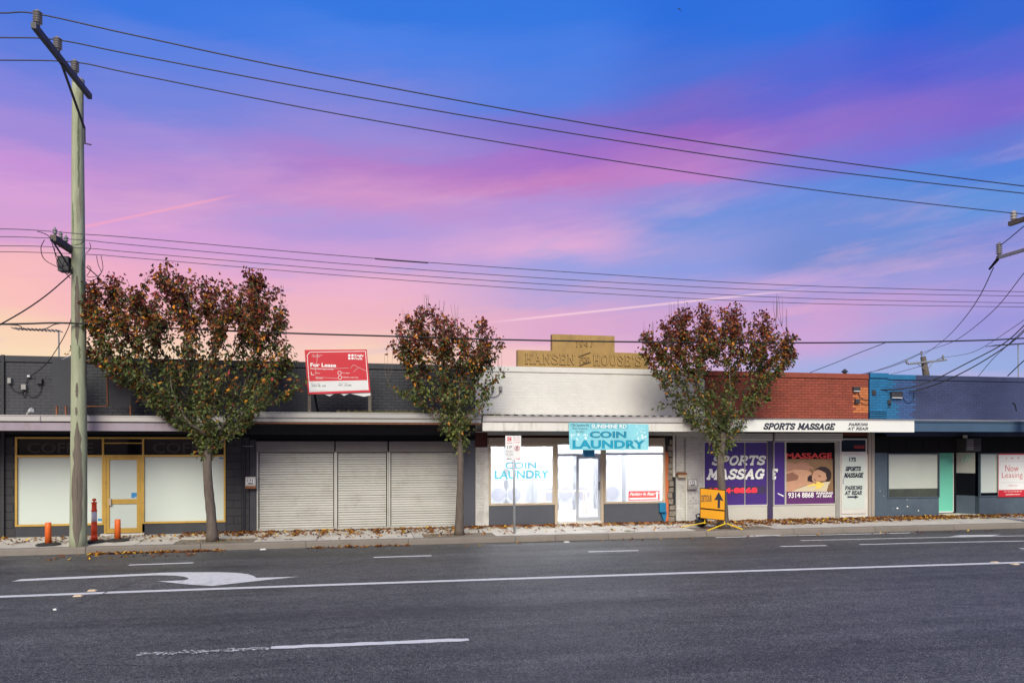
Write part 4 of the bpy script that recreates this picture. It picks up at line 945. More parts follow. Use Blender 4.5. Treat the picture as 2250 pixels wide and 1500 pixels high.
# lease board on awning
YL = 19.15
ls = thing('lease_sign', (Xp(742, YL), YL, 2.95), 'red and white For Lease board on legs above the roller shutters', 'sign')
bd = quadpanel('board', [(677, 866), (814, 861), (806, 767.5), (669, 768.5)], YL, .03, 'print_red', ls)
quadpanel('white_band', [(681.2, 861), (808.8, 856.5), (807, 835), (679, 837.5)], YL-.002, .001, 'print_lightgrey', bd)
def line(a, b, w, m, par, Y, nm='print_line'):
    A_, B_ = Vector(W(*a, Y)), Vector(W(*b, Y)); d = (B_-A_).normalized(); n = Vector((-d.y, d.x))*w/2
    MB().poly([tuple(A_-n), tuple(B_-n), tuple(B_+n), tuple(A_+n)], Y).build(nm, m, par)
lp = [(680.5, 861), (675, 780), (681, 773.3), (803, 771.5), (809.3, 857)]
for i, (a, b) in enumerate(zip(lp, lp[1:])): line(a, b, .014, 'print_white', bd, YL-.003-.0003*i)
T('For Lease', 682, 797.5, 738.5, 806, YL-.004, 'print_white', bd, bold=.03)
T('Prime retail opportunity', 682, 808, 733, 812.5, YL-.004, 'print_white', bd, bold=.01)
T('Knight\nFrank', 779, 778, 799, 790, YL-.004, 'print_white', bd, bold=.03)
for u, v in ((767.5, 780.5), (774.5, 780.5), (767.5, 787), (774.5, 787)): quadpanel('logo_mark', [(u-2.2, v+2.6), (u+2.6, v+2.2), (u+2.2, v-2.6), (u-2.6, v-2.2)], YL-.004, .0005, 'print_white', bd)
T('Your partners\nin property', 685, 779, 708, 784.5, YL-.004, 'print_white', bd)
T('370 sqm*', 693, 818, 704, 821, YL-.004, 'print_white', bd); T('Rear access', 694, 828.5, 709, 832, YL-.004, 'print_white', bd)
T('5 car spaces', 752, 817.5, 768, 821, YL-.004, 'print_white', bd); T('Suitable for a variety of uses', 753, 827, 787, 831, YL-.004, 'print_white', bd)
for u, v in ((746, 819), (747, 829)):
    pts = arc(0, 0, 1, 1, 0, 360, 12); c = W(u, v, YL)
    for p, q in zip(pts, pts[1:]): MB().poly([(c[0]+p[0]*.04, c[1]+p[1]*.04), (c[0]+q[0]*.04, c[1]+q[1]*.04), (c[0]+q[0]*.05, c[1]+q[1]*.05), (c[0]+p[0]*.05, c[1]+p[1]*.05)], YL-.004).build('icon_ring', 'print_white', bd)
line((684, 817), (684, 823), .012, 'print_white', bd, YL-.004); line((684, 823), (690, 823), .012, 'print_white', bd, YL-.0045)
for a, b in (((770, 809), (776, 801)), ((776, 801), (788, 807)), ((788, 807), (776, 817)), ((766, 808), (726, 810)), ((698, 776), (693, 823)), ((693, 828), (742, 831)), ((788, 807), (805, 815))): line(a, b, .006, 'print_lightgrey', bd, YL-.0035)
T('Paul Lillis', 684, 841, 703, 845, YL-.004, 'print_grey', bd); T('0402 381 399', 685, 845.5, 716, 849.5, YL-.004, 'black_letter', bd)
T('Gary Loo', 744, 839.5, 763, 843.5, YL-.004, 'print_grey', bd); T('0411 192 881', 744, 844, 772, 848, YL-.004, 'black_letter', bd)
T('view at knightfrank.com.au', 686, 856.5, 719, 859, YL-.004, 'print_grey', bd)
zl0 = Zp(740, 909, YL)
for a, b in ((676, 683), (809, 816)): B(ls, 'leg', Xp(a, YL), Xp(b, YL), YL+.035, YL+.08, zl0, Zp(745, 862, YL), 'old_wood')
mb = MB(); A_, B_ = W(691, 866, YL), W(697, 909, YL); mb.tube([(A_[0], YL+.06, A_[1]), (B_[0], YL+.5, B_[1])], .028, 6); mb.build('brace', 'black_metal', ls)
mb = MB(); pts = [(712, 866), (724, 870), (733, 866), (745, 863.5), (756, 869), (768, 864), (786, 868), (800, 871), (814, 868), (814, 861.5), (677, 866.3)]
quadpanel('torn_backing', pts, YL+.032, .004, 'print_lightgrey', ls)
# blank hoarding on the left awning
YB = 19.6
hs = thing('hoarding_frame', (Xp(200, YB), YB, 2.95), 'large charcoal hoarding frame standing on the left awning behind the pole', 'hoarding')
quadpanel('panel', [(117, 891), (176, 891), (173, 790), (114, 789)], YB, .03, 'charcoal_wall', hs)
quadpanel('panel', [(238, 892), (288, 893), (288, 800), (236, 795)], YB+.02, .03, 'dark_box', hs)
for cs in ([(176, 893), (236, 893), (236, 891), (176, 891)], [(234, 893), (237, 893), (236, 791), (233, 791)], [(176, 793), (236, 795), (236, 793), (176, 791)]): quadpanel('frame_rail', cs, YB, .04, 'rust', hs)
for u in (122, 142, 284): B(hs, 'leg', Xp(u, YB), Xp(u+3.5, YB), YB+.01, YB+.05, Zp(u, 911, YB), Zp(u, 891, YB), 'rust')
mb = MB(); A_, B_ = W(131, 792, YB), W(158, 756, YB-.3); mb.tube([(A_[0], YB+.02, A_[1]), (B_[0], YB+.6, B_[1])], .016, 6); mb.build('stay', 'galvanised', hs)
# coin laundry sign
YC = YA-.06
cs = thing('laundry_sign', (Xp(1338, YC), YC, 2.6), 'aqua blue coin laundry sign board fixed to the white awning fascia', 'sign')
cb = quadpanel('board', [(1251.5, 988), (1425, 988.5), (1425, 932), (1250, 928)], YC, .03, 'aqua', cs)
T('173A Sunshine Rd', 1254, 930.5, 1294, 936.5, YC-.003, 'black_letter', cb, bold=.01); T('.West Footscray', 1256, 938.5, 1291, 944.5, YC-.003, 'black_letter', cb); T('Vic 3012', 1265, 945.5, 1284, 950.5, YC-.003, 'black_letter', cb)
R(cb, 'pill', 1297, 930.5, 1379, 941.5, YC-.002, .001, 'aqua_deep')
T('SUNSHINE RD', 1299.5, 931.5, 1377, 940.5, YC-.004, 'print_white', cb, bold=.02)
T('COIN', 1297, 948, 1375, 961, YC-.004, 'laundry_blue', cb, bold=-.005, outline='laundry_navy', ow=.04)
T('LAUNDRY', 1259, 967, 1416, 984.5, YC-.004, 'laundry_blue', cb, bold=.02, outline='laundry_navy', ow=.018)
rr = random.Random(4)
for i in range(34):
    u, v = (rr.uniform(1395, 1420), rr.uniform(934, 964)) if i % 2 else (rr.uniform(1254, 1290), rr.uniform(953, 966))
    c = W(u, v, YC); k = rr.uniform(.008, .035); MB().poly([(c[0]+k*math.cos(j), c[1]+k*math.sin(j)) for j in [q*6.283/10 for q in range(10)]], YC-.0012-.00004*i).build('printed_bubble', 'foam_white', cb)
hb = R(None, 'exit_light', 1283, 988, 1307, 1003, YA+.3, .14, 'blue_box', bevel=.01); setp(hb, 'small dark teal light box hanging below the laundry sign', 'light box')
# parking sign on pole
YP = 18.8
ps_ = thing('parking_sign', (Xp(1129.5, YP), YP, 0), 'white parking restriction sign on a thin grey post at the kerb', 'parking sign')
mb = MB(); mb.tube([(Xp(1130.5, YP), YP, 0), (Xp(1128.5, YP), YP, Zp(1129, 962, YP))], .032, 12); mb.build('post', 'grey_steel', ps_, smooth=True)
yq = YP-.045
for a, b in ((1110.4, 1127.5), (1127.8, 1145)):
    R(ps_, 'sign_plate', a, 956.8, b, 1010, yq, .004, 'sign_paper', ref=1128, bevel=.0015)
yq -= .003
R(ps_, 'symbol_patch', 1115, 959.5, 1123.5, 968.5, yq, .001, 'print_red'); T('C', 1117, 960.5, 1121.5, 967.5, yq-.001, 'print_white', ps_, bold=.03)
T('6½-9½\n4½-6½', 1129, 959, 1142, 967, yq, 'print_red', ps_); T('MON-FRI', 1129.5, 970, 1142, 972.5, yq, 'print_red', ps_)
line((1114, 972.7), (1125, 972.7), .012, 'print_red', ps_, yq); T('1P', 1115, 978.5, 1125, 985.5, yq, 'black_letter', ps_)
T('9½-4½', 1112, 989, 1126, 992.5, yq, 'black_letter', ps_); T('9½-12½', 1112, 996, 1126.5, 1000, yq, 'black_letter', ps_); T('MON FRI', 1114, 993.5, 1125, 995, yq, 'print_grey', ps_); T('SAT', 1117, 1001, 1123, 1002.5, yq, 'print_grey', ps_)
line((1114, 1007.5), (1124, 1007.5), .014, 'black_letter', ps_, yq, 'arrow_shaft'); line((1133, 1007.3), (1142.5, 1007.3), .014, 'print_red', ps_, yq, 'arrow_shaft')
MB().poly([W(1113.5, 1007.5, yq), W(1116.5, 1005.8, yq), W(1116.5, 1009.2, yq)], yq-.001).build('arrow_head', 'black_letter', ps_)
MB().poly([W(1143, 1007.3, yq), W(1140.3, 1005.6, yq), W(1140.3, 1009, yq)], yq-.001).build('arrow_head', 'print_red', ps_)
c = W(1136, 984.6, yq); pts = arc(0, 0, 1, 1, 0, 360, 20)
mb = MB()
for p, q in zip(pts, pts[1:]): mb.poly([(c[0]+p[0]*.058, c[1]+p[1]*.058), (c[0]+q[0]*.058, c[1]+q[1]*.058), (c[0]+q[0]*.072, c[1]+q[1]*.072), (c[0]+p[0]*.072, c[1]+p[1]*.072)], yq)
mb.build('stopping_ring', 'print_red', ps_); T('S', 1133.5, 981, 1138.5, 988, yq-.0008, 'black_letter', ps_, bold=.02)
line((1132.3, 988.8), (1139.6, 980.5), .010, 'print_red', ps_, yq-.0004)
# detour sign
YD = 18.42
ds = thing('detour_sign', (Xp(1566, YD), YD, 0), 'yellow DETOUR sign with black up arrow on splayed yellow legs', 'detour sign')
def DQ(u, v): # u 0..1, v 0..1 across board
    tl, tr, bl, br = Vector((1538.3, 1071.5)), Vector((1593.5, 1076.5)), Vector((1538.5, 1137.5)), Vector((1592.5, 1143))
    return tl.lerp(tr, u).lerp(bl.lerp(br, u), v)
def dq(us, name, m, off, th=.0): 
    P = []
    for u, v in us:
        p = DQ(u, v); P.append(W(p.x, p.y, YD))
    return MB().poly(P, YD-off, th).build(name, m, ds)
dq([(0, 1), (1, 1), (1, 0), (0, 0)], 'board', 'detour_yellow', 0, .02)
dq([(.02, .70), (.98, .70), (.98, .655), (.02, .655)], 'black_bar', 'black_metal', .002, 0)
dq([(.56, .36), (.74, .07), (.94, .36), (.80, .34), (.80, .61), (.70, .61), (.70, .34)], 'arrow', 'black_letter', .003)
pa, pb = DQ(.05, .24), DQ(.47, .44)
tt = T('DETOUR', 1541, 1087, 1564, 1102, YD-.004, 'black_letter', ds, bold=.015)
for a in [(0, 0, 1, 0), (1, 0, 1, 1), (0, 1, 1, 1), (0, 0, 0, 1)]:
    p, q = DQ(a[0], a[1]), DQ(a[2], a[3]); line((p.x, p.y), (q.x, q.y), .018, 'black_metal', ds, YD-.0045, 'edge_trim')
def gp(px, py, z): v = G(px, py, z); return (v.x, v.y, v.z)
c1 = W(1548, 1137, YD+.05); c2 = W(1595, 1146, YD+.02)
for A_, m_ in (((c1[0], YD+.05, .2), gp(1497, 1157.5, .01)), ((c1[0], YD+.08, .2), gp(1577, 1153, .01)), ((c2[0]-.02, YD+.0, .17), gp(1554, 1165, .01)), ((c2[0]+.02, YD+.0, .17), gp(1632, 1162.5, .01))):
    MB().tube([A_, m_], .016, 6).build('leg', 'leg_yellow', ds)
for u in (1549, 1592): MB().tube([(Xp(u, YD+.04), YD+.05, .17), (Xp(u, YD+.04), YD+.05, 1.0)], .012, 6).build('upright', 'leg_yellow', ds)
def sandbag(name, px, py, w, h, label, flat=1):
    p = G(px, py, 0); rr = random.Random(px); mb = MB(); n = 14; prof = []
    vs = []; fs = []; m = 8
    for i in range(m+1):
        a = math.pi*i/m
        for k in range(n):
            b = 2*math.pi*k/n; q = 1+rr.uniform(-.12, .12)
            vs.append((p.x+w/2*math.sin(a)*math.cos(b)*q, p.y+.16*math.sin(a)*math.sin(b)*q, max(.003, h/2*(1-math.cos(a)*1.0)*(1+rr.uniform(-.08, .08)))))
    for i in range(m):
        for k in range(n): fs.append((i*n+k, i*n+(k+1) % n, (i+1)*n+(k+1) % n, (i+1)*n+k))
    t = thing(name, (p.x, p.y, 0), label, 'sandbag'); 
    MB().add(vs, fs).build('sack', 'bag_black', t, smooth=True)
    mb = MB(); mb.tube([(p.x-w*.3, p.y+.05, h*.8), (p.x-w*.38, p.y+.05, h*1.12), (p.x-w*.15, p.y+.05, h*1.25), (p.x+w*.05, p.y+.03, h*.9)], .02, 6); mb.build('tied_neck', 'bag_black', t, smooth=True)
sandbag('sandbag', 1541, 1157, .36, .30, 'black plastic sandbag under the left legs of the detour sign')
sandbag('sandbag', 1590, 1158, .42, .17, 'black plastic sandbag at the tree foot right of the detour sign')
# now leasing sign
YN = YW-.04
nl = thing('leasing_sign', (Xp(2228, YN), YN, 1.0), 'white Now Leasing sign with red bands on the navy shop window', 'sign')
R(nl, 'board', 2193.5, 996, 2263, 1091, YN, .02, 'sign_paper', ref=2222)
R(nl, 'red_band', 2193.5, 996, 2263, 998.5, YN-.002, .001, 'print_red', ref=2222); R(nl, 'red_band', 2193.5, 1075.5, 2263, 1091, YN-.002, .001, 'print_red', ref=2222)
R(nl, 'red_band', 2193.5, 998.5, 2194.5, 1075.5, YN-.0015, .001, 'print_red', ref=2222)
T('J  A  S', 2209, 1004.5, 2240, 1009, YN-.003, 'print_red', nl, ref=2222)
T('Now', 2209, 1021, 2238, 1035, YN-.003, 'print_red', nl, ref=2222, bold=-.01); T('Leasing', 2201.5, 1037, 2247, 1053, YN-.003, 'print_red', nl, ref=2222, bold=-.01)
line((2199, 1059.5), (2255, 1059.5), .005, 'print_grey', nl, YN-.003); line((2199, 1013), (2255, 1013), .005, 'print_grey', nl, YN-.003)
T('#193Barry.Pav', 2214, 1065, 2236, 1068, YN-.003, 'print_red', nl, ref=2222)
T('Chris Worthy 0466 809 247', 2206, 1078, 2245, 1081.5, YN-.003, 'print_white', nl, ref=2222); T('jasstephens.com.au', 2210, 1084, 2241, 1087.5, YN-.003, 'print_white', nl, ref=2222, bold=.02)
# letterboxes
def letterbox(px0, y0, px1, y1, num, label):
    Y = YW-.14; t = thing('letterbox', (Xp((px0+px1)/2, Y), Y, Zp(px0, y1, Y)), label, 'letterbox')
    bx = R(t, 'box', px0, y0, px1, y1, Y, .14, 'galvanised', bevel=.01)
    w = px1-px0; h = y1-y0
    R(t, 'face_plate', px0+w*.12, y0+h*.12, px1-w*.12, y0+h*.62, Y-.006, .006, 'print_lightgrey'); R(t, 'slot', px0+w*.25, y0+h*.52, px1-w*.25, y0+h*.6, Y-.009, .003, 'black_metal')
    T(num, px0+w*.22, y0+h*.2, px0+w*.72, y0+h*.46, Y-.008, 'black_letter', t, bold=.02)
    R(t, 'lower_lip', px0-.3, y0+h*.78, px1+.3, y1, Y-.02, .02, 'rust' if num == '171' else 'meter_grey')
letterbox(538.5, 1047, 562, 1073, '171', 'metal letterbox numbered 171 beside the roller shutters')
letterbox(1512, 1052, 1533, 1074, '175', 'metal letterbox numbered 175 on the white brick pier')
po = thing('poster', (Xp(1523, YW-.02), YW-.02, .6), 'faded white poster sheet below the letterbox on the white pier', 'poster')
R(po, 'paper_sheet', 1513, 1078.5, 1533, 1105, YW-.02, .006, 'white_pier_brick')
for i, (u, v) in enumerate(((1518, 1085), (1527, 1083), (1523, 1093), (1517, 1100), (1529, 1099))):
    c = W(u, v, YW-.02); n = 9; rr = random.Random(i); MB().poly([(c[0]+.035*rr.uniform(.4, 1)*math.cos(j*6.283/n), c[1]+.04*rr.uniform(.4, 1)*math.sin(j*6.283/n)) for j in range(n)], YW-.0215).build('faded_print', 'meter_grey', po)
def simple(name, label, cat, px0, y0, px1, y1, Y, th, m, group=None, bevel=.008, ref=None):
    o = R(None, name, px0, y0, px1, y1, Y, th, m, ref, bevel); return setp(o, label, cat, group)
mb_ = thing('meter_box', (Xp(1500, YW-.15), YW-.15, 1.3), 'small beige hooded box on a pipe on the white pier', 'meter box')
R(mb_, 'box', 1491, 1041, 1509, 1049, YW-.15, .14, 'beige_frame', bevel=.005); quadpanel('hood', [(1489, 1042), (1511, 1042), (1508, 1037), (1493, 1037)], YW-.18, .17, 'rust', mb_)
R(mb_, 'conduit', 1506.5, 1049, 1510, None, YW-.05, .04, 'cream_frame'); R(mb_, 'conduit', 1505, 962, 1507, 1037, YW-.04, .03, 'meter_grey')
for u in (536.5, 532.5):
    MB().tube([(Xp(u, YW-.04), YW-.03, .0), (Xp(u, YW-.04), YW-.03, Zp(u, 980, YW))], .014, 6).build('conduit', 'charcoal_wall', s1)
R(s1, 'conduit_bracket', 533, 979, 557, 980.5, YW-.03, .03, 'meter_grey')
bb = thing('gas_meter', (Xp(1457, YW-.08), YW-.08, .3), 'bright blue service box at the right end of the laundry front', 'service box')
R(bb, 'box', 1450, 1104, 1464, 1125, YW-.12, .1, 'blue_box', bevel=.012); quadpanel('backing_board', [(1456, 1144), (1462, 1146), (1466, 1124), (1450, 1124)], YW-.03, .02, 'blue_box', bb)
MB().tube([(Xp(1452, YW-.06), YW-.06, Zp(1452, 1125, YW)), (Xp(1459, YW-.06), YW-.06, .03)], .01, 6).build('hose', 'cable', bb)
ac = thing('air_conditioner', (Xp(2140, YW-.4), YW-.4, 2.1), 'old boxy air conditioner above the recessed mint door', 'air conditioner')
R(ac, 'case', 2123, 962, 2156, 991, YW-.4, .5, 'dark_box', bevel=.01)
for i in range(6): R(ac, 'grille_slat', 2125, 965+i*4, 2139, 966.2+i*4, YW-.41, .01, 'meter_grey')
R(ac, 'side_panel', 2141, 965, 2154, 988, YW-.41, .01, 'charcoal_block')
simple('junction_box', 'small pale junction box under the navy awning', 'junction box', 2119.5, 955.5, 2126, 962, YW-.3, .08, 'print_lightgrey')
# wall mounted electrics
def cab(name, label, cat, pts, r, m='cable', group=None, parent=None, n=6):
    P = []
    for q in pts:
        x, z = W(q[0], q[1], q[2]); P.append(Vector((x, q[2], z)))
    out = []
    for i in range(len(P)-1):
        p0, p1, p2, p3 = P[max(i-1, 0)], P[i], P[i+1], P[min(i+2, len(P)-1)]
        for k in range(6):
            t = k/6; out.append(.5*((2*p1)+(p2-p0)*t+(2*p0-5*p1+4*p2-p3)*t*t+(3*p1-p0-3*p2+p3)*t**3))
    out.append(P[-1]); o = MB().tube(out, r, n).build(name, m, parent, smooth=True)
    if parent is None: setp(o, label, cat, group)
    return o
YE = YW-.09
def jbox(px0, y0, px1, y1, label, m='dark_box', cables=(), cat='junction box', fl=False):
    t = thing('flood_light' if fl else 'junction_box', (Xp((px0+px1)/2, YE), YE, Zp(px0, y1, YE)), label, cat)
    R(t, 'housing', px0, y0, px1, y1, YE, .09, m, bevel=.006)
    if fl: R(t, 'lens', px0+1, y1-.8, px1-1, y1+.8, YE-.02, .06, 'print_lightgrey')
    else: R(t, 'lid', px0+.8, y0+.8, px1-.8, y1-.8, YE-.008, .008, m)
    for c in cables: cab('lead', None, None, [(u, v, YW-.04) for u, v in c], .009, parent=t)
    return t
jbox(16, 830, 24, 842, 'leftmost small brown box on the charcoal brick wall', 'meter_grey', [[(20, 842), (28, 855), (40, 861), (52, 858)]])
jbox(46, 844, 57, 856, 'square brown box between two others on the charcoal wall', 'meter_grey', [[(50, 856), (49, 866), (54, 871), (58, 860), (57, 845), (62, 828)]])
jbox(79, 832, 92, 843, 'dark box right of the wire anchor on the charcoal wall', 'dark_box', [[(60, 865), (70, 872), (84, 866), (91, 852), (90, 843)]])
an = simple('wire_anchor', 'small white insulator on the charcoal wall taking a service wire', 'insulator', 59, 824, 66, 828, YW-.08, .08, 'print_lightgrey')
jbox(1080, 848, 1086, 858, 'left small brown box on the white brick wall', 'meter_grey', [[(1083, 858), (1081, 865), (1076, 869)]])
jbox(1097, 848, 1104, 858, 'right small brown box on the white brick wall', 'meter_grey', [[(1100, 858), (1096, 867), (1086, 872), (1076, 872)]])
jbox(1876, 850, 1891, 859, 'dark flood light at the right end of the red brick wall', 'dark_box', [[(1886, 860), (1890, 872), (1902, 878), (1912, 877)]], 'flood light', True)
jbox(1880.5, 876.5, 1890, 886, 'small dark box below the flood light on red bricks', 'dark_box', [[(1890, 884), (1902, 888), (1914, 885), (1921, 872)]])
jbox(1917, 857, 1925, 868, 'dark box on the teal pilaster under the cable clamps', 'dark_box', [[(1922, 868), (1930, 882), (1944, 893), (1955, 893), (1958, 886)], [(1925, 856), (1938, 858), (1938, 872), (1927, 877)]])
jbox(1960, 860, 1984, 873.5, 'long dark flood light on the blue brick wall', 'dark_box', [[(1984, 873), (1992, 884), (2002, 883), (2007, 875), (2009, 861)]], 'flood light', True)
jbox(1951, 878, 1959, 887, 'small grey box left of the long dark flood light', 'dark_box')
cab('loose_cable', 'short loose cable hanging on the navy wall at right', 'cable', [(2225, 884, YW-.03), (2231, 889, YW-.03), (2233, 899, YW-.03), (2234, 903, YW-.03)], .012)
flt = thing('spot_lamp', (Xp(64, YA+.2), YA+.2, 2.9), 'small silver spot lamp on the left awning roof', 'lamp')
A_ = W(66, 902, YA+.2); B_ = W(58, 911, YA+.2); MB().tube([(B_[0], YA+.2, B_[1]), (A_[0], YA+.2, A_[1])], [.02, .035], 8).build('stem', 'meter_grey', flt); MB().tube([(A_[0]-.02, YA+.2, A_[1]-.01), (A_[0]+.05, YA+.17, A_[1]+.02)], [.03, .06], 10).build('lamp_head', 'print_lightgrey', flt)

# ------------------------------------------------------------------ bollards
def bollard(px, py, kind, label):
    p = G(px, py, 0); t = thing('bollard', (p.x, p.y, 0), label, 'bollard', 'orange bollards on rubber bases')
    ky = F/((p.x*ST+p.y*CT)); c = (p.x, p.y, 0)
    MB().lathe(c, [(.26, 0), (.27, .02), (.22, .045), (.10, .055)], 8).build('rubber_base', 'rubber', t)
    if kind == 0: 
        MB().lathe(c, [(.070, .05), (.066, .40), (.064, .52), (.055, .525), (.05, .52)], 18).build('tube', 'bollard_orange', t, smooth=True)
    else:
        MB().lathe(c, [(.072, .05), (.066, .20)], 18).build('tube', 'bollard_red', t, smooth=True)
        MB().lathe(c, [(.066, .202), (.062, .50)], 18).build('tube', 'bollard_red', t, smooth=True)
        MB().lathe(c, [(.060, .502), (.058, .74)], 18).build('reflective_sleeve', 'bollard_white', t, smooth=True)
        MB().lathe(c, [(.066, .742), (.066, .77), (.055, .775), (.052, .93), (.066, .94), (.062, .96), (.02, .97), (.018, .99), (.045, 1.0), (.045, 1.03), (.02, 1.05)], 18).build('cap', 'bollard_red', t, smooth=True)
bollard(106, 1197, 0, 'leftmost short plain orange stub bollard, left of the power pole')
bollard(207, 1191, 1, 'tall red bollard with a white band right of the power pole')
bollard(258.5, 1188, 0, 'short plain orange stub bollard in front of the gold door')

# ------------------------------------------------------------------ power poles
YPo = 18.42
xP = G(170, 1200, 0).x
def insulator(c, parent, h=.36, r=.085, m='porcelain', nd=5):
    prof = [(r*.5, -h*.35), (r*.55, 0)]
    for i in range(nd): z = i*h/nd; prof += [(r*.6, z+.005), (r, z+h/nd*.35), (r*.98, z+h/nd*.5), (r*.6, z+h/nd*.85)]
    prof += [(r*.5, h), (r*.3, h+.03)]; MB().lathe(c, prof, 14).build('insulator', m, parent, smooth=True)
p1_ = thing('power_pole', (xP, YPo, 0), 'tall greenish timber power pole at the kerb on the left', 'power pole')
zt = Zp(177, 176, YPo); mb = MB(); n = 26; rr = random.Random(9)
pts = []; rs = []
for i in range(n+1):
    t = i/n; pts.append((xP+.0*t + .012*math.sin(t*5), YPo, -.15+ (zt+.15)*t)); rs.append((.185-.068*t)*(1+rr.uniform(-.015, .015)))
pts[-1] = (pts[-1][0], pts[-1][1], pts[-1][2])
mb.tube(pts, rs, 22).build('shaft', 'pole_wood', p1_, smooth=True)
rp = random.Random(12)
def pole_patch(z0_, z1_, a0_, a1_, m_):
    rows = 16; vs = []; fs = []; cols_ = 8
    for i in range(rows+1):
        t = i/rows; z_ = z0_+(z1_-z0_)*t; tt_ = (z_+.15)/(zt+.15); rad = .185-.068*tt_+.005; e_ = math.sin(t*math.pi)**.5 if 0 < t < 1 else .1
        mid_ = (a0_+a1_)/2+rp.uniform(-3, 3); hw_ = (a1_-a0_)/2*max(.08, e_+rp.uniform(-.25, .1))
        for k in range(cols_+1):
            a = math.radians(mid_-hw_+2*hw_*k/cols_); vs.append((xP+.012*math.sin(tt_*5)+rad*math.cos(a), YPo+rad*math.sin(a), z_))
        if i:
            for k in range(cols_): b_ = (i-1)*(cols_+1)+k; fs.append((b_, b_+1, b_+cols_+2, b_+cols_+1))
    MB().add(vs, fs).build('bare_wood', m_, p1_, smooth=True)
pole_patch(-.1, 2.85, 243, 316, 'bare_grain'); pole_patch(4.6, 6.2, 258, 298, 'bare_grain'); pole_patch(4.9, 6.6, 305, 340, 'pole_stain'); pole_patch(3.4, 3.75, 265, 285, 'bare_grain'); pole_patch(3.0, 3.2, 262, 280, 'bare_grain'); pole_patch(8.2, 10.0, 285, 305, 'pole_stain'); pole_patch(4.3, 4.6, 285, 300, 'pole_stain'); pole_patch(7.1, 7.9, 235, 250, 'pole_stain')
MB().lathe((xP, YPo, zt), [(.128, -.10), (.128, .0), (.11, .02)], 22).build('pole_cap', 'meter_grey', p1_)
XAR = xP+.20; zArm = 10.42
arm = B(p1_, 'crossarm', XAR-.045, XAR+.045, 15.6, 18.56, zArm-.06, zArm+.06, 'arm_steel')
hvY = [15.78, 16.73, 17.66]
for Yi in hvY: insulator((XAR, Yi, zArm+.13), p1_, .24, .085)
MB().tube([(XAR-.01, 16.95, zArm-.05), (XAR-.02, YPo-.16, zArm-.85), (XAR-.03, YPo-.12, zArm-1.2)], .03, 6).build('brace', 'arm_steel', p1_)
MB().tube([(XAR-.02, YPo-.14, zArm-1.2), (XAR+.12, YPo-.14, zArm-1.22)], .015, 6).build('step_bolt', 'arm_steel', p1_)
# low-voltage arm
zLV = W(118, 522, 17.4)[1]
B(p1_, 'crossarm', xP-.20, xP-.08+.0, 17.4, 19.1, zLV-.07, zLV+.06, 'old_wood')
for Yi in (17.5, 17.8, 18.1, 18.9): insulator((xP-.14, Yi, zLV+.10), p1_, .12, .05, nd=2, m='porcelain')
B(p1_, 'fuse_box', xP-.38, xP-.15, YPo-.15, YPo+.1, zLV-.52, zLV-.18, 'dark_box', bevel=.01)
MB().tube([(xP-.14, 17.3, zLV-.05), (xP-.10, YPo-.10, zLV-.5)], .02, 6).build('brace', 'arm_steel', p1_)
lv = [[(0,503),(80,506),(190,515),(300,523),(800,566),(1300,601),(1720,626),(2250,641),(2400,642)],
      [(0,520),(80,522),(190,528),(300,539),(800,583),(1300,617.5),(1760,640),(2250,650.5),(2400,651)],
      [(0,540),(80,541),(200,546),(300,555),(800,597),(1300,630.5),(1760,655),(2250,665.5),(2400,666)],
      [(0,553),(80,554.5),(215,560),(300,567),(800,609),(1300,643.5),(1760,666),(2250,674.5),(2400,675)]]
loops = [[(82,508,17),(108,520,17.1),(120,552,17.4),(132,575,17.9),(142,590,18)], [(98,527,17.3),(90,545,17.4),(98,570,17.6),(130,588,18),(160,598,18.2)], [(120,545,17.5),(122,562,17.6),(132,585,18),(155,612,18.2)], [(138,560,17.8),(126,570,17.8),(128,585,18),(150,582,18.2)], [(143,570,18),(137,590,18),(148,602,18.1),(160,590,18.2),(150,578,18.2)],
         [(222,562,18.2),(226,590,18.2),(215,606,18.2),(192,609,18.2)], [(212,562,18.2),(216,582,18.2),(222,600,18.2),(205,616,18.2),(190,615,18.2)], [(197,533,18.2),(199,545,18.2),(190,556,18.2)], [(185,520,18),(180,534,18.1),(165,538,18.2)], [(192,583,18.25),(200,590,18.25),(190,607,18.25)]]
for l in loops: cab('jumper_wire', None, None, l, .008, parent=p1_)
wl_lab = ['top', 'second', 'third', 'lowest']
for i, l in enumerate(lv):
    Y = (17.5, 17.8, 18.1, 18.9)[i]; cab('power_line', '%s of the four thin lower power lines crossing the sky' % wl_lab[i], 'power line', [(-200, l[0][1]-2, Y)] + [(u, v, Y) for u, v in l], .0075 if i else .008, 'wire', 'lower power lines')
cab('line_splice', 'thick dark sleeve on the top lower power line', 'cable sleeve', [(824, 568.3, 17.49), (880, 573, 17.49), (941, 577.3, 17.49)], .016)
hv = [[(-200,26),(0,29),(82,31),(300,79),(690,161),(1300,273.5),(1785,348),(2250,409),(2400,422)],
      [(-200,82),(0,83),(126,88),(300,122),(750,207),(1300,300.5),(1764,369),(2250,425),(2400,437)],
      [(-200,131),(0,132.5),(163,137),(300,164),(744,251),(1300,346),(1785,417),(2232,469),(2400,482)]]
for i, l in enumerate(hv):
    cab('power_line', '%s of the three high thick power lines' % ('uppermost', 'middle', 'lowest')[i], 'power line', [(u, v, hvY[i]+((16.1, 17.1, 18.93)[i]-hvY[i])*max(0, min(1, (u-160)/2072))) for u, v in l], .0135, 'wire', 'high power lines')
cc = [(-100,713),(0,712),(60,711),(160,710),(400,722),(640,732),(860,738.5),(1105,746),(1400,751),(1750,753),(2000,751),(2170,747),(2250,743),(2400,738)]
cab('phone_cable', 'thick black cable running level just above the rooftops', 'cable', [(u, v, 18.2) for u, v in cc], .020)
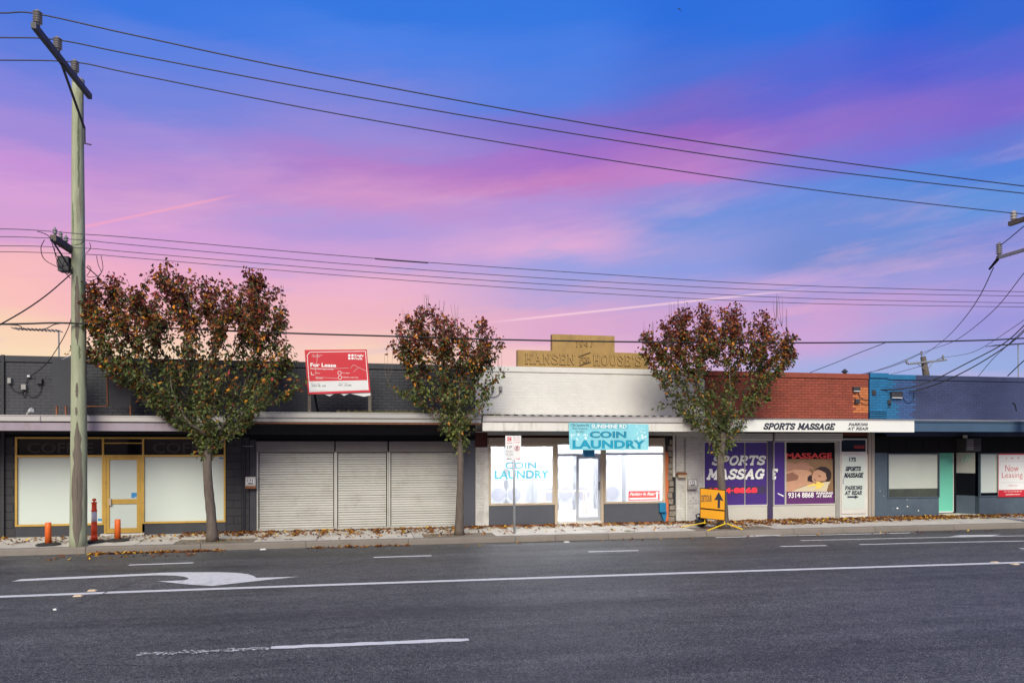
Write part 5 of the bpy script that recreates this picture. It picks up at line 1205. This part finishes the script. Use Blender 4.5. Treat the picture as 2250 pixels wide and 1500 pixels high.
cab('phone_cable', 'thin slack cable looping under the thick cable left of the pole', 'cable', [(-60,712,18.15),(35,714,18.15),(50,722,18.15),(75,724,18.15),(100,722,18.15),(122,712,18.15),(158,709,18.15)], .011)
cab('service_cable', 'black service cable sloping from the pole to the left edge', 'cable', [(160,598,18.3),(110,642,17.5),(60,678,16.8),(0,713,16.2),(-60,745,15.5)], .014)
cab('service_cable', 'thin service wire from the pole down to the charcoal wall', 'cable', [(162,680,18.4),(150,720,18.7),(130,758,19.2),(105,795,19.8),(80,818,20.2),(63,827,YW-.05)], .010)
cab('service_cable', 'service wire from the pole into the big left tree', 'cable', [(190,586,18.4),(215,608,18.6),(240,637,18.9),(290,690,19.4),(350,760,20)], .012)
# second pole (just outside the frame on the right) with arms reaching in
xQ = Xp(2266, YPo)
p2_ = thing('power_pole', (xQ, YPo, 0), 'power pole at the right edge with its crossarms reaching into view', 'power pole')
MB().tube([(xQ, YPo, -.15), (xQ, YPo, 10.2)], [.18, .14], 18).build('shaft', 'pole_wood', p2_, smooth=True)
zA2 = W(2226, 492, 19.03)[1]; B(p2_, 'crossarm', xQ-.16, xQ-.04, 15.7, 19.08, zA2-.06, zA2+.07, 'old_wood')
insulator((xQ-.10, W(0, 0, 1)[0]*0+18.93, zA2+.09), p2_, .26, .10, 'gutter_grey', 3)
zA3 = W(2190, 566, 19.55)[1]; B(p2_, 'crossarm', Xp(2190, 19.55)-.0, Xp(2190, 19.55)+.1, 17.2, 19.58, zA3-.04, zA3+.05, 'arm_galv')
xi_ = Xp(2193, 19.5); insulator((xi_+.04, 19.5, zA3+.10), p2_, .34, .095, 'porcelain', 5)
MB().tube([(xi_, 19.5, zA3-.05), (xi_-.14, 19.7, zA3-.35)], [.05, .03], 8).build('strain_clamp', 'black_metal', p2_)
cab('jumper_wire', None, None, [(2193, 543, 19.5), (2220, 522, 19.2), (2250, 497, 18.9), (2275, 480, 18.7)], .014, parent=p2_)
# far pole behind roofs
YF = 44.
fp = thing('power_pole', (Xp(2032, YF), YF, 0), 'weathered far power pole rising behind the navy shop roof', 'power pole')
x = Xp(2032, YF); A_ = W(2028, 783, YF)
MB().tube([(x+.15, YF, 0), (x+.1, YF, W(2033, 822, YF)[1]), (A_[0], YF, A_[1])], [.28, .22, .17], 12).build('shaft', 'old_wood', fp, smooth=True)
l_, r_ = W(1991, 800, YF), W(2075, 791, YF); MB().tube([(l_[0], YF-.2, l_[1]), (r_[0], YF-.2, r_[1])], .07, 6).build('crossarm', 'arm_galv', fp)
for u, v in ((1992, 797), (2072, 788), (2025, 779)): c = W(u, v, YF-.2); insulator((c[0], YF-.2, c[1]), fp, .24, .09, 'porcelain', 3)
for a in ((2015, 798, 2030, 813), (2050, 795, 2036, 811)): A_, B_ = W(a[0], a[1], YF-.2), W(a[2], a[3], YF); MB().tube([(A_[0], YF-.2, A_[1]), (B_[0], YF-.15, B_[1])], .03, 5).build('brace', 'arm_galv', fp)
cab('power_line', 'wire dropping from the right grey crossarm to the far pole top', 'power line', [(2183,588,19.7),(2150,655,22),(2110,710,26),(2070,750,32),(2030,779,YF-.1)], .014)
cab('power_line', 'wire running from the right edge to the far pole crossarm', 'power line', [(2290,555,19),(2250,600,20),(2190,675,24),(2130,727,29),(2090,752,34),(2040,770,YF),(1996,790,YF-.2)], .014)
cab('power_line', 'faint wire from the right edge to the far crossarm right end', 'power line', [(2280,680,19.5),(2230,717,22),(2150,768,28),(2110,780,34),(2074,785,YF-.2)], .011)
for i, (a, b) in enumerate((((2024, 775), (1900, 822)), ((1992, 793), (1890, 822)), ((2072, 785), (1950, 824)))):
    cab('power_line', 'faint wire leaving the far pole leftwards, %s of the three' % ('highest', 'middle', 'rightmost')[i], 'power line', [(a[0], a[1], YF), ((a[0]+b[0])/2, (a[1]+b[1])/2+3, 55), (b[0], b[1], 70)], .022, 'wire')
cab('power_line', 'faint wire sloping above the red brick wall at right', 'power line', [(1945,753,30),(1880,778,32),(1840,795,34),(1780,818,36)], .016, 'wire')
sv = [([(2262,700,18.5),(2240,725,18.6),(2200,758,18.9),(2120,800,19.4),(2050,835,19.9),(1990,853,20.2),(1935,856,YW-.06)], 'upper'), ([(2262,715,18.5),(2235,742,18.6),(2200,768,18.9),(2140,805,19.3),(2080,835,19.8),(2030,853,20.2),(1998,860,YW-.06)], 'lower')]
for l, nm in sv: cab('service_cable', '%s of two black service cables reaching the blue wall' % nm, 'cable', l, .017, group='service cables to the blue wall')
cab('service_cable', 'thin straight cable crossing behind the right antenna', 'cable', [(2262,712,18.6),(2215,757,21),(2180,790,24),(2150,826,27)], .012)
cab('service_cable', 'short thick cable at the right edge above the navy parapet', 'cable', [(2290,762,18.8),(2250,792,19.4),(2214,826,20.3)], .016)
# antennas
def antenna(pxm, ym, yb, xb0, yb0, xb1, yb1, Y, n, label):
    t = thing('tv_antenna', (Xp(pxm, Y), Y, 4.1), label, 'antenna'); A_ = W(pxm-1, ym, Y); zb = 4.05
    MB().tube([(Xp(pxm, Y), Y, zb), (A_[0], Y, A_[1])], .022, 6).build('mast', 'arm_galv', t)
    P, Q_ = W(xb0, yb0, Y), W(xb1, yb1, Y); MB().tube([(P[0], Y-.03, P[1]), (Q_[0], Y-.03, Q_[1])], .013, 6).build('boom', 'arm_galv', t)
    mb = MB()
    for i in range(n):
        f = (i+.5)/n; x_, z_ = P[0]+(Q_[0]-P[0])*f, P[1]+(Q_[1]-P[1])*f; mb.tube([(x_, Y-.28, z_+.0), (x_, Y+.22, z_)], .012, 5)
    mb.build('element_rods', 'arm_steel', t)
antenna(130, 725, 783, 30, 722, 135, 727.5, 22.5, 12, 'thin TV antenna on a mast behind the charcoal parapet at left')
antenna(2238, 755, 826, 2172, 760, 2290, 752, 23, 14, 'TV antenna behind the navy parapet at the right edge')
bd_ = thing('bird', W(1492, 20, 60)[0:1] and (W(1492, 20, 60)[0], 60, W(1492, 20, 60)[1]), 'tiny dark bird flying high near the top of the sky', 'bird')
bx_, bz_ = W(1492, 20, 60)
MB().tube([(bx_-.12, 60, bz_+.02), (bx_, 60, bz_), (bx_+.14, 60, bz_-.05)], [.02, .05, .015], 6).build('body', 'bird_dark', bd_)
MB().add([(bx_-.05,60,bz_),(bx_-.5,59.7,bz_+.2),(bx_-.1,60,bz_+.04),(bx_+.05,60,bz_),(bx_+.42,60.3,bz_-.28),(bx_+.1,60,bz_-.02)], [(0,1,2),(3,4,5)]).build('wing', 'bird_dark', bd_)
vp = setp(MB().lathe((Xp(1856, 21.5), 21.5, 4.1), [(.06, 0), (.06, .62), (.12, .64), (.02, .74)], 10).build('roof_vent', 'dark_box'), 'small dark roof vent above the red brick parapet', 'roof vent')

# ------------------------------------------------------------------ trees
def inpoly(p, poly):
    x, y = p; c = False; j = len(poly)-1
    for i in range(len(poly)):
        if (poly[i][1] > y) != (poly[j][1] > y) and x < (poly[j][0]-poly[i][0])*(y-poly[i][1])/(poly[j][1]-poly[i][1])+poly[i][0]: c = not c
        j = i
    return c
def make_tree(label, base, trunkpts, tr, poly, YT, nsh, nleaf, seed, topy, midy, extra=(), dens=1., depth=.75, bare=0.):
    rr = random.Random(seed)
    root = thing('street_tree', (W(trunkpts[0][0], 975, YT)[0], YT, 0), label, 'tree', 'street trees along the kerb')
    nodes = []; par = []; plen = []
    TP = [Vector((W(u, v, YT)[0], YT, W(u, v, YT)[1])) for u, v in trunkpts]; TP[0].z = -.02
    fine = []
    for a, b in zip(TP, TP[1:]):
        k = max(1, int((b-a).length/.15))
        for i in range(k): fine.append(a.lerp(b, i/k))
    fine.append(TP[-1])
    for i, p in enumerate(fine): nodes.append(p); par.append(i-1); plen.append(0 if i == 0 else plen[-1]+(p-fine[i-1]).length*.25)
    ntr = len(fine)
    xs = [p[0] for p in poly]; ys = [p[1] for p in poly]; x0, x1, y0, y1 = min(xs), max(xs), min(ys), max(ys)
    rows = {}
    def rowext(y):
        k = int(y/6)
        if k not in rows:
            l = [x for x in range(int(x0), int(x1), 3) if inpoly((x, k*6+3), poly)]
            rows[k] = (min(l), max(l)) if l else (0, 1)
        return rows[k]
    A = []
    tries = 0
    while len(A) < nsh and tries < 60000:
        tries += 1
        u, v = rr.uniform(x0, x1), rr.uniform(y0, y1)
        if not inpoly((u, v), poly): continue
        # thinner towards the middle band so sky shows through
        f = (v-y0)/(y1-y0); l, r = rowext(v); q = abs((u-(l+r)/2)/max(1, (r-l)/2))
        keep = 1.0 if f < .30 else (.48+.4*q**2 if f < .56 else .8)
        if rr.random() > keep: continue
        hw = (r-l)/2/90.; dmax = depth*hw*math.sqrt(max(0, 1-min(1, q)**2))
        x_, z_ = W(u, v, YT); dy = rr.uniform(-1, 1)*dmax
        if dy > 0 and z_ < 4.9: dy = min(dy, 1.25)
        if dy > 0 and z_ < 3.25: dy = min(dy, .2)
        # keep the traced silhouette: shrink towards the axis for nearer points
        ax = W(800, 975, YT+dy)[0]; 
        sc = (YT+dy)/YT
        x2, z2 = W(u, v, YT+dy)
        A.append(Vector(((x_+x2)/2, YT+dy, (z_+z2)/2)))
    fork = fine[-1]; bare_pts = []
    for u, v, hpx in extra:
        x_, z_ = W(u, v+28, YT); q_ = Vector((x_, YT, z_)); A.append(q_); bare_pts.append((q_, hpx+28))
    A.sort(key=lambda p: (p-fork).length)
    tips = []
    for P in A:
        best = None; bs = 1e9
        for i in range(int(ntr*.55), len(nodes)):
            n = nodes[i]; d = P-n
            if d.z < -.02 and i >= ntr*.55: pen = 1.5
            else: pen = 0
            s_ = d.length + .42*plen[i] + pen + (0.25 if d.z < .5*math.hypot(d.x, d.y) else 0)
            if s_ < bs: bs = s_; best = i
        n = nodes[best]; L_ = (P-n).length; k = max(2, int(L_/.22)); cur = best
        side = Vector((rr.uniform(-1, 1), rr.uniform(-1, 1), rr.uniform(-.3, .3)))*L_*.06
        for j in range(1, k+1):
            t = j/k; p = n.lerp(P, t) + side*math.sin(t*math.pi) + Vector((0, 0, -1))*L_*.10*math.sin(t*math.pi)
            nodes.append(p); par.append(cur); plen.append(plen[cur]+(p-nodes[cur]).length); cur = len(nodes)-1
        tips.append((best, cur, n, P))
    ch = [[] for _ in nodes]
    for i, p in enumerate(par):
        if p >= 0: ch[p].append(i)
    r = [0]*len(nodes)
    for i in range(len(nodes)-1, -1, -1):
        s_ = sum(r[c]**2.35 for c in ch[i]); r[i] = (s_**(1/2.35)) if ch[i] else .0035
    kk = tr[1]/max(r[ntr-1], 1e-6)
    for i in range(len(nodes)): r[i] = max(.0035, r[i]*min(1, kk) if kk < 1 else r[i]*(1+(kk-1)*min(1, r[i]/r[ntr-1])))
    for i in range(ntr): r[i] = tr[0]+(tr[1]-tr[0])*min(1, (i/ntr)**.8)
    for i in range(min(3, ntr)): r[i] *= 1.25-.1*i
    # trunk mesh
    MB().tube(nodes[:ntr], [x*(1+rr.uniform(-.05, .05)) for x in r[:ntr]], 14).build('trunk', 'bark', root, smooth=True)
    # limbs: each subtree leaving the trunk
    def chain(mb, s, start):
        path = [nodes[s], nodes[start]]; rad = [min(r[s], r[start]*1.15), r[start]]; cur = start
        while ch[cur]:
            c = sorted(ch[cur], key=lambda i: -r[i])
            for o in c[1:]: chain(mb, cur, o)
            cur = c[0]; path.append(nodes[cur]); rad.append(r[cur])
        mb.tube(path, rad, 7 if rad[0] > .02 else 4, cap=False)
    starts = [(i, c) for i in range(ntr) for c in ch[i] if c >= ntr]
    starts.sort(key=lambda t: -r[t[1]]); small = MB()
    import sys; sys.setrecursionlimit(5000)
    for q, (s_, c) in enumerate(starts):
        if q < 14: mb = MB(); chain(mb, s_, c); mb.build('limb', 'bark', root, smooth=True)
        else: chain(small, s_, c)
    if small.v: small.build('twig', 'bark', root, kind='stuff')
    # bare twigs on the outline
    if extra:
        mb = MB()
        for q_, hpx in bare_pts:
            k = hpx/85.
            for _ in range(3):
                ox, oy = rr.uniform(-.10, .10), rr.uniform(-.1, .1); mb.tube([tuple(q_), (q_.x+ox, q_.y+oy, q_.z+k*rr.uniform(.25, .4)), (q_.x+ox*1.2+rr.uniform(-.03, .03), q_.y+oy, q_.z+k*rr.uniform(.7, 1.0))], [.007, .005, .003], 4)
        mb.build('bare_shoot', 'bark', root, kind='stuff')
    # leaves
    V = []; Fc = []; CO = []
    zt_, zm_ = W(450, topy, YT)[1], W(450, midy, YT)[1]
    per = nleaf/len(tips)
    for (b_, tip, n, P) in tips:
        if rr.random() < bare: continue
        # collect positions along last section
        seg = []; cur = tip; acc = 0
        while cur >= ntr and acc < .75:
            seg.append(nodes[cur]); acc += (nodes[cur]-nodes[par[cur]]).length; cur = par[cur]
        seg.append(nodes[cur])
        clump = rr.random()
        fz_ = (P.z-zm_)/(zt_-zm_); dn = 1.22 if fz_ > .45 else (.85 if fz_ > .1 else .60)
        if rr.random() < .10: dn *= .2
        for _ in range(int(per*dn*rr.uniform(.4, 1.6))+1):
            t = rr.random()**1.2*(len(seg)-1); i = int(t); i = min(i, len(seg)-2) if len(seg) > 1 else 0
            base_ = seg[i].lerp(seg[i+1], t-i) if len(seg) > 1 else seg[0]
            off = Vector((rr.gauss(0, 1), rr.gauss(0, 1), rr.gauss(0, .8)))*.075
            c = base_+off
            if c.y > YW-.1 and c.z < 4.7: c.y = YW-.1
            s_ = rr.uniform(.045, .10)
            # drooping leaf: length axis mostly down/outwards
            d = Vector((off.x*6+rr.gauss(0, .35), off.y*6+rr.gauss(0, .35), -rr.uniform(.1, 1.1))).normalized()
            w = d.cross(Vector((rr.gauss(0, 1), rr.gauss(0, 1), rr.gauss(0, .6)))).normalized()
            nn = d.cross(w)
            bi = len(V)
            L2 = s_*1.25
            V.extend([tuple(c-d*L2*.5), tuple(c-d*L2*.12+w*s_*.42+nn*s_*.16), tuple(c+d*L2*.55-nn*s_*.12), tuple(c-d*L2*.12-w*s_*.42+nn*s_*.16), tuple(c+d*L2*.05)])
            Fc.extend([(bi, bi+1, bi+4), (bi+1, bi+2, bi+4), (bi+2, bi+3, bi+4), (bi+3, bi, bi+4)])
            h = (c.z-zm_)/(zt_-zm_)+rr.gauss(0, .22)+(clump-.5)*.45
            x = rr.random()
            if h > .62: col = (.13, .032, .024) if x < .36 else ((.24, .07, .024) if x < .66 else ((.46, .16, .02) if x < .76 else ((.075, .06, .026) if x < .9 else (.28, .04, .035))))
            elif h > .25: col = (.26, .09, .024) if x < .22 else ((.55, .22, .022) if x < .38 else ((.075, .085, .022) if x < .66 else ((.12, .03, .022) if x < .82 else (.05, .065, .02))))
            else: col = (.13, .16, .042) if x < .45 else ((.08, .11, .03) if x < .82 else ((.20, .20, .05) if x < .91 else ((.34, .16, .025) if x < .95 else (.13, .045, .02))))
            k = rr.uniform(.4, 1.35); CO.extend([(col[0]*k, col[1]*k, col[2]*k, 1)]*5)
    me = bpy.data.meshes.new('crown'); me.from_pydata(V, [], Fc); me.materials.append(M['leaf'])
    at = me.color_attributes.new('leafcol', 'FLOAT_COLOR', 'POINT'); at.data.foreach_set('color', [x for c in CO for x in c]); me.update()
    o = bpy.data.objects.new('crown', me); C.objects.link(o); o.parent = root; o.location = -wloc(root); o['kind'] = 'stuff'
    return root
out1 = [(455,1003),(425,992),(430,965),(395,935),(362,920),(325,897),(298,868),(280,838),(248,822),(228,800),(205,785),(160,775),(158,752),(195,748),(192,715),(186,665),(190,628),(215,612),(238,598),(262,596),(280,622),(298,634),(312,618),(340,600),(350,580),(368,580),(392,592),(404,606),(425,622),(450,608),(470,616),(490,608),(505,628),(522,640),(535,612),(545,596),(562,592),(582,606),(592,628),(618,632),(622,655),(632,665),(634,690),(622,705),(632,735),(640,760),(650,790),(648,820),(672,826),(668,848),(640,860),(612,858),(600,880),(575,905),(548,925),(540,942),(512,945),(500,965),(478,975),(468,1003)]
t1 = make_tree('largest street tree with rust and green leaves beside the left power pole', None, [(467,1186),(464,1130),(458,1070),(455,1020),(458,990),(462,960)], (.125, .095), out1, 18.7, 820, 25000, 11, 590, 860, extra=((612, 660, 35), (628, 720, 40)), depth=.62)
out2 = [(1008,985),(985,965),(965,940),(955,915),(935,895),(915,880),(893,865),(862,860),(858,835),(880,840),(905,850),(895,815),(880,790),(862,775),(862,745),(870,725),(880,700),(905,690),(915,680),(940,672),(955,678),(975,690),(1000,690),(1030,705),(1055,700),(1075,708),(1090,730),(1104,745),(1102,770),(1095,790),(1080,805),(1078,830),(1110,800),(1113,812),(1085,848),(1072,860),(1075,885),(1060,905),(1050,930),(1035,955),(1022,990)]
t2 = make_tree('small sparse middle street tree in front of the roller shutters', None, [(1009,1171),(1010,1120),(1012,1060),(1012,1010),(1010,980),(1006,940),(1000,900)], (.115, .062), out2, 18.75, 450, 9000, 22, 675, 860, extra=((935, 665, 20), (945, 662, 25), (970, 668, 22), (895, 690, 20), (1100, 790, 30), (852, 810, 40), (1000, 680, 15)), depth=.6)
out3 = [(1590,1000),(1572,995),(1548,970),(1540,945),(1525,930),(1510,915),(1490,900),(1465,890),(1440,908),(1432,890),(1440,880),(1470,870),(1445,850),(1430,830),(1425,800),(1410,770),(1406,740),(1425,728),(1430,745),(1445,720),(1455,700),(1480,690),(1500,672),(1525,658),(1555,656),(1575,680),(1600,668),(1625,662),(1640,690),(1665,682),(1690,685),(1690,720),(1715,730),(1740,730),(1750,755),(1745,790),(1725,810),(1712,840),(1690,860),(1680,885),(1655,905),(1640,930),(1625,950),(1612,975)]
t3 = make_tree('street tree with dark red top behind the detour sign', None, [(1592,1162),(1590,1110),(1584,1050),(1583,1010),(1585,985),(1590,950)], (.125, .088), out3, 18.75, 600, 15000, 33, 655, 850, extra=((1705, 680, 45), (1718, 690, 45), (1730, 710, 40), (1480, 680, 25), (1500, 670, 22), (1418, 730, 28), (1432, 725, 28), (1740, 740, 30)), depth=.6)

# ------------------------------------------------------------------ fallen leaves, weeds
rr = random.Random(77); V = []; Fc = []; CO = []
def leaf(x, y, z, s):
    a = rr.uniform(0, 6.283); dx_, dy_ = math.cos(a)*s, math.sin(a)*s; tx = rr.uniform(-.4, .9)*s; b = len(V)
    V.extend([(x-dx_, y-dy_, z+.004), (x-dy_*.6, y+dx_*.6, z+.006+abs(tx)*.5), (x+dx_, y+dy_, z+.008+rr.uniform(0, 1.1)*s), (x+dy_*.6, y-dx_*.6, z+.006+abs(tx)*.9)])
    Fc.extend([(b, b+1, b+2), (b, b+2, b+3)])
    q = rr.random(); col = (.17, .065, .03) if q < .36 else ((.30, .11, .03) if q < .62 else ((.55, .25, .03) if q < .80 else ((.75, .48, .05) if q < .88 else (.09, .04, .025))))
    k = rr.uniform(.6, 1.2); CO.extend([(col[0]*k, col[1]*k, col[2]*k, 1)]*4)
def scatter(pxa, pxb, n, ylo, yhi, pw=1., z=.0, Yref=20):
    xa, xb = Xp(pxa, Yref), Xp(pxb, Yref)
    for _ in range(n):
        x = rr.uniform(xa, xb); x += .25*math.sin(x*9)*rr.random(); y = yhi-(yhi-ylo)*rr.random()**pw; leaf(x, y, z, rr.uniform(.03, .065))
scatter(-60, 400, 256, 18.9, 20.3, 1.3); scatter(410, 560, 528, 19.6, 20.42, 2.6); scatter(560, 1010, 992, 19.3, 20.42, 2.4); scatter(560, 1100, 240, 18.5, 20.4, 1)
scatter(1010, 1330, 832, 19.8, 20.42, 2.6); scatter(1330, 1545, 512, 19.8, 20.42, 2.6); scatter(1545, 1850, 1440, 19.1, 20.42, 2.0); scatter(1700, 2000, 800, 19.3, 20.42, 2.0)
scatter(1850, 2330, 1760, 19.5, 20.42, 2.2); scatter(1100, 1500, 96, 18.6, 20.3, 1); scatter(1990, 2100, 800, 19.7, 20.8, 1.4)
scatter(185, 475, 528, 17.98, 18.17, .6, -.15, 18); scatter(670, 900, 176, 17.98, 18.17, .6, -.15, 18); scatter(950, 2200, 64, 17.7, 18.17, .6, -.15, 18); scatter(100, 500, 64, 17.3, 18.1, .7, -.15, 18)
for px, n in ((470, 60), (1012, 60), (1600, 90)):
    for _ in range(n): leaf(Xp(px, 18.75)+rr.gauss(0, .35), 18.75+rr.gauss(0, .12), 0.01, rr.uniform(.02, .045))
me = bpy.data.meshes.new('fallen_leaves'); me.from_pydata(V, [], Fc); me.materials.append(M['leaf'])
at = me.color_attributes.new('leafcol', 'FLOAT_COLOR', 'POINT'); at.data.foreach_set('color', [x for c in CO for x in c]); me.update()
o = bpy.data.objects.new('fallen_leaves', me); C.objects.link(o); setp(o, 'brown and orange fallen leaves strewn along the shop fronts and gutter', 'leaves', kind='stuff')
V = []; Fc = []; CO = []
def blade(x, y, z, h, col):
    b = len(V); a = rr.uniform(-1, 1)*h*.6; w = .006
    V.extend([(x-w, y, z), (x+w, y, z), (x+a, y+rr.uniform(-.1, .1)*h, z+h)]); Fc.append((b, b+1, b+2)); CO.extend([(*col, 1)]*3)
for _ in range(1500):
    u = rr.choice([rr.gauss(800, 40), rr.gauss(900, 35), rr.uniform(740, 960), rr.gauss(1075, 25)]); x, z = W(u, 906 if u < 1050 else 912, YA+.05)
    blade(x, YA+rr.uniform(.02, .14), z, rr.uniform(.01, .05)*(2.2 if rr.random() < .08 else 1), (.10, .12, .03) if rr.random() < .5 else (.16, .12, .06))
for _ in range(220):
    x = Xp(rr.choice([rr.gauss(1625, 25), rr.gauss(1386, 5), rr.gauss(480, 15)]), 18.5); blade(x, 18.5+rr.uniform(-.12, .25), 0, rr.uniform(.01, .04), (.09, .12, .03))
me = bpy.data.meshes.new('weeds'); me.from_pydata(V, [], Fc); me.materials.append(M['leaf'])
at = me.color_attributes.new('leafcol', 'FLOAT_COLOR', 'POINT'); at.data.foreach_set('color', [x for c in CO for x in c]); me.update()
o = bpy.data.objects.new('weeds', me); C.objects.link(o); setp(o, 'sparse green and dry weeds growing in the awning gutter', 'weeds', kind='stuff')
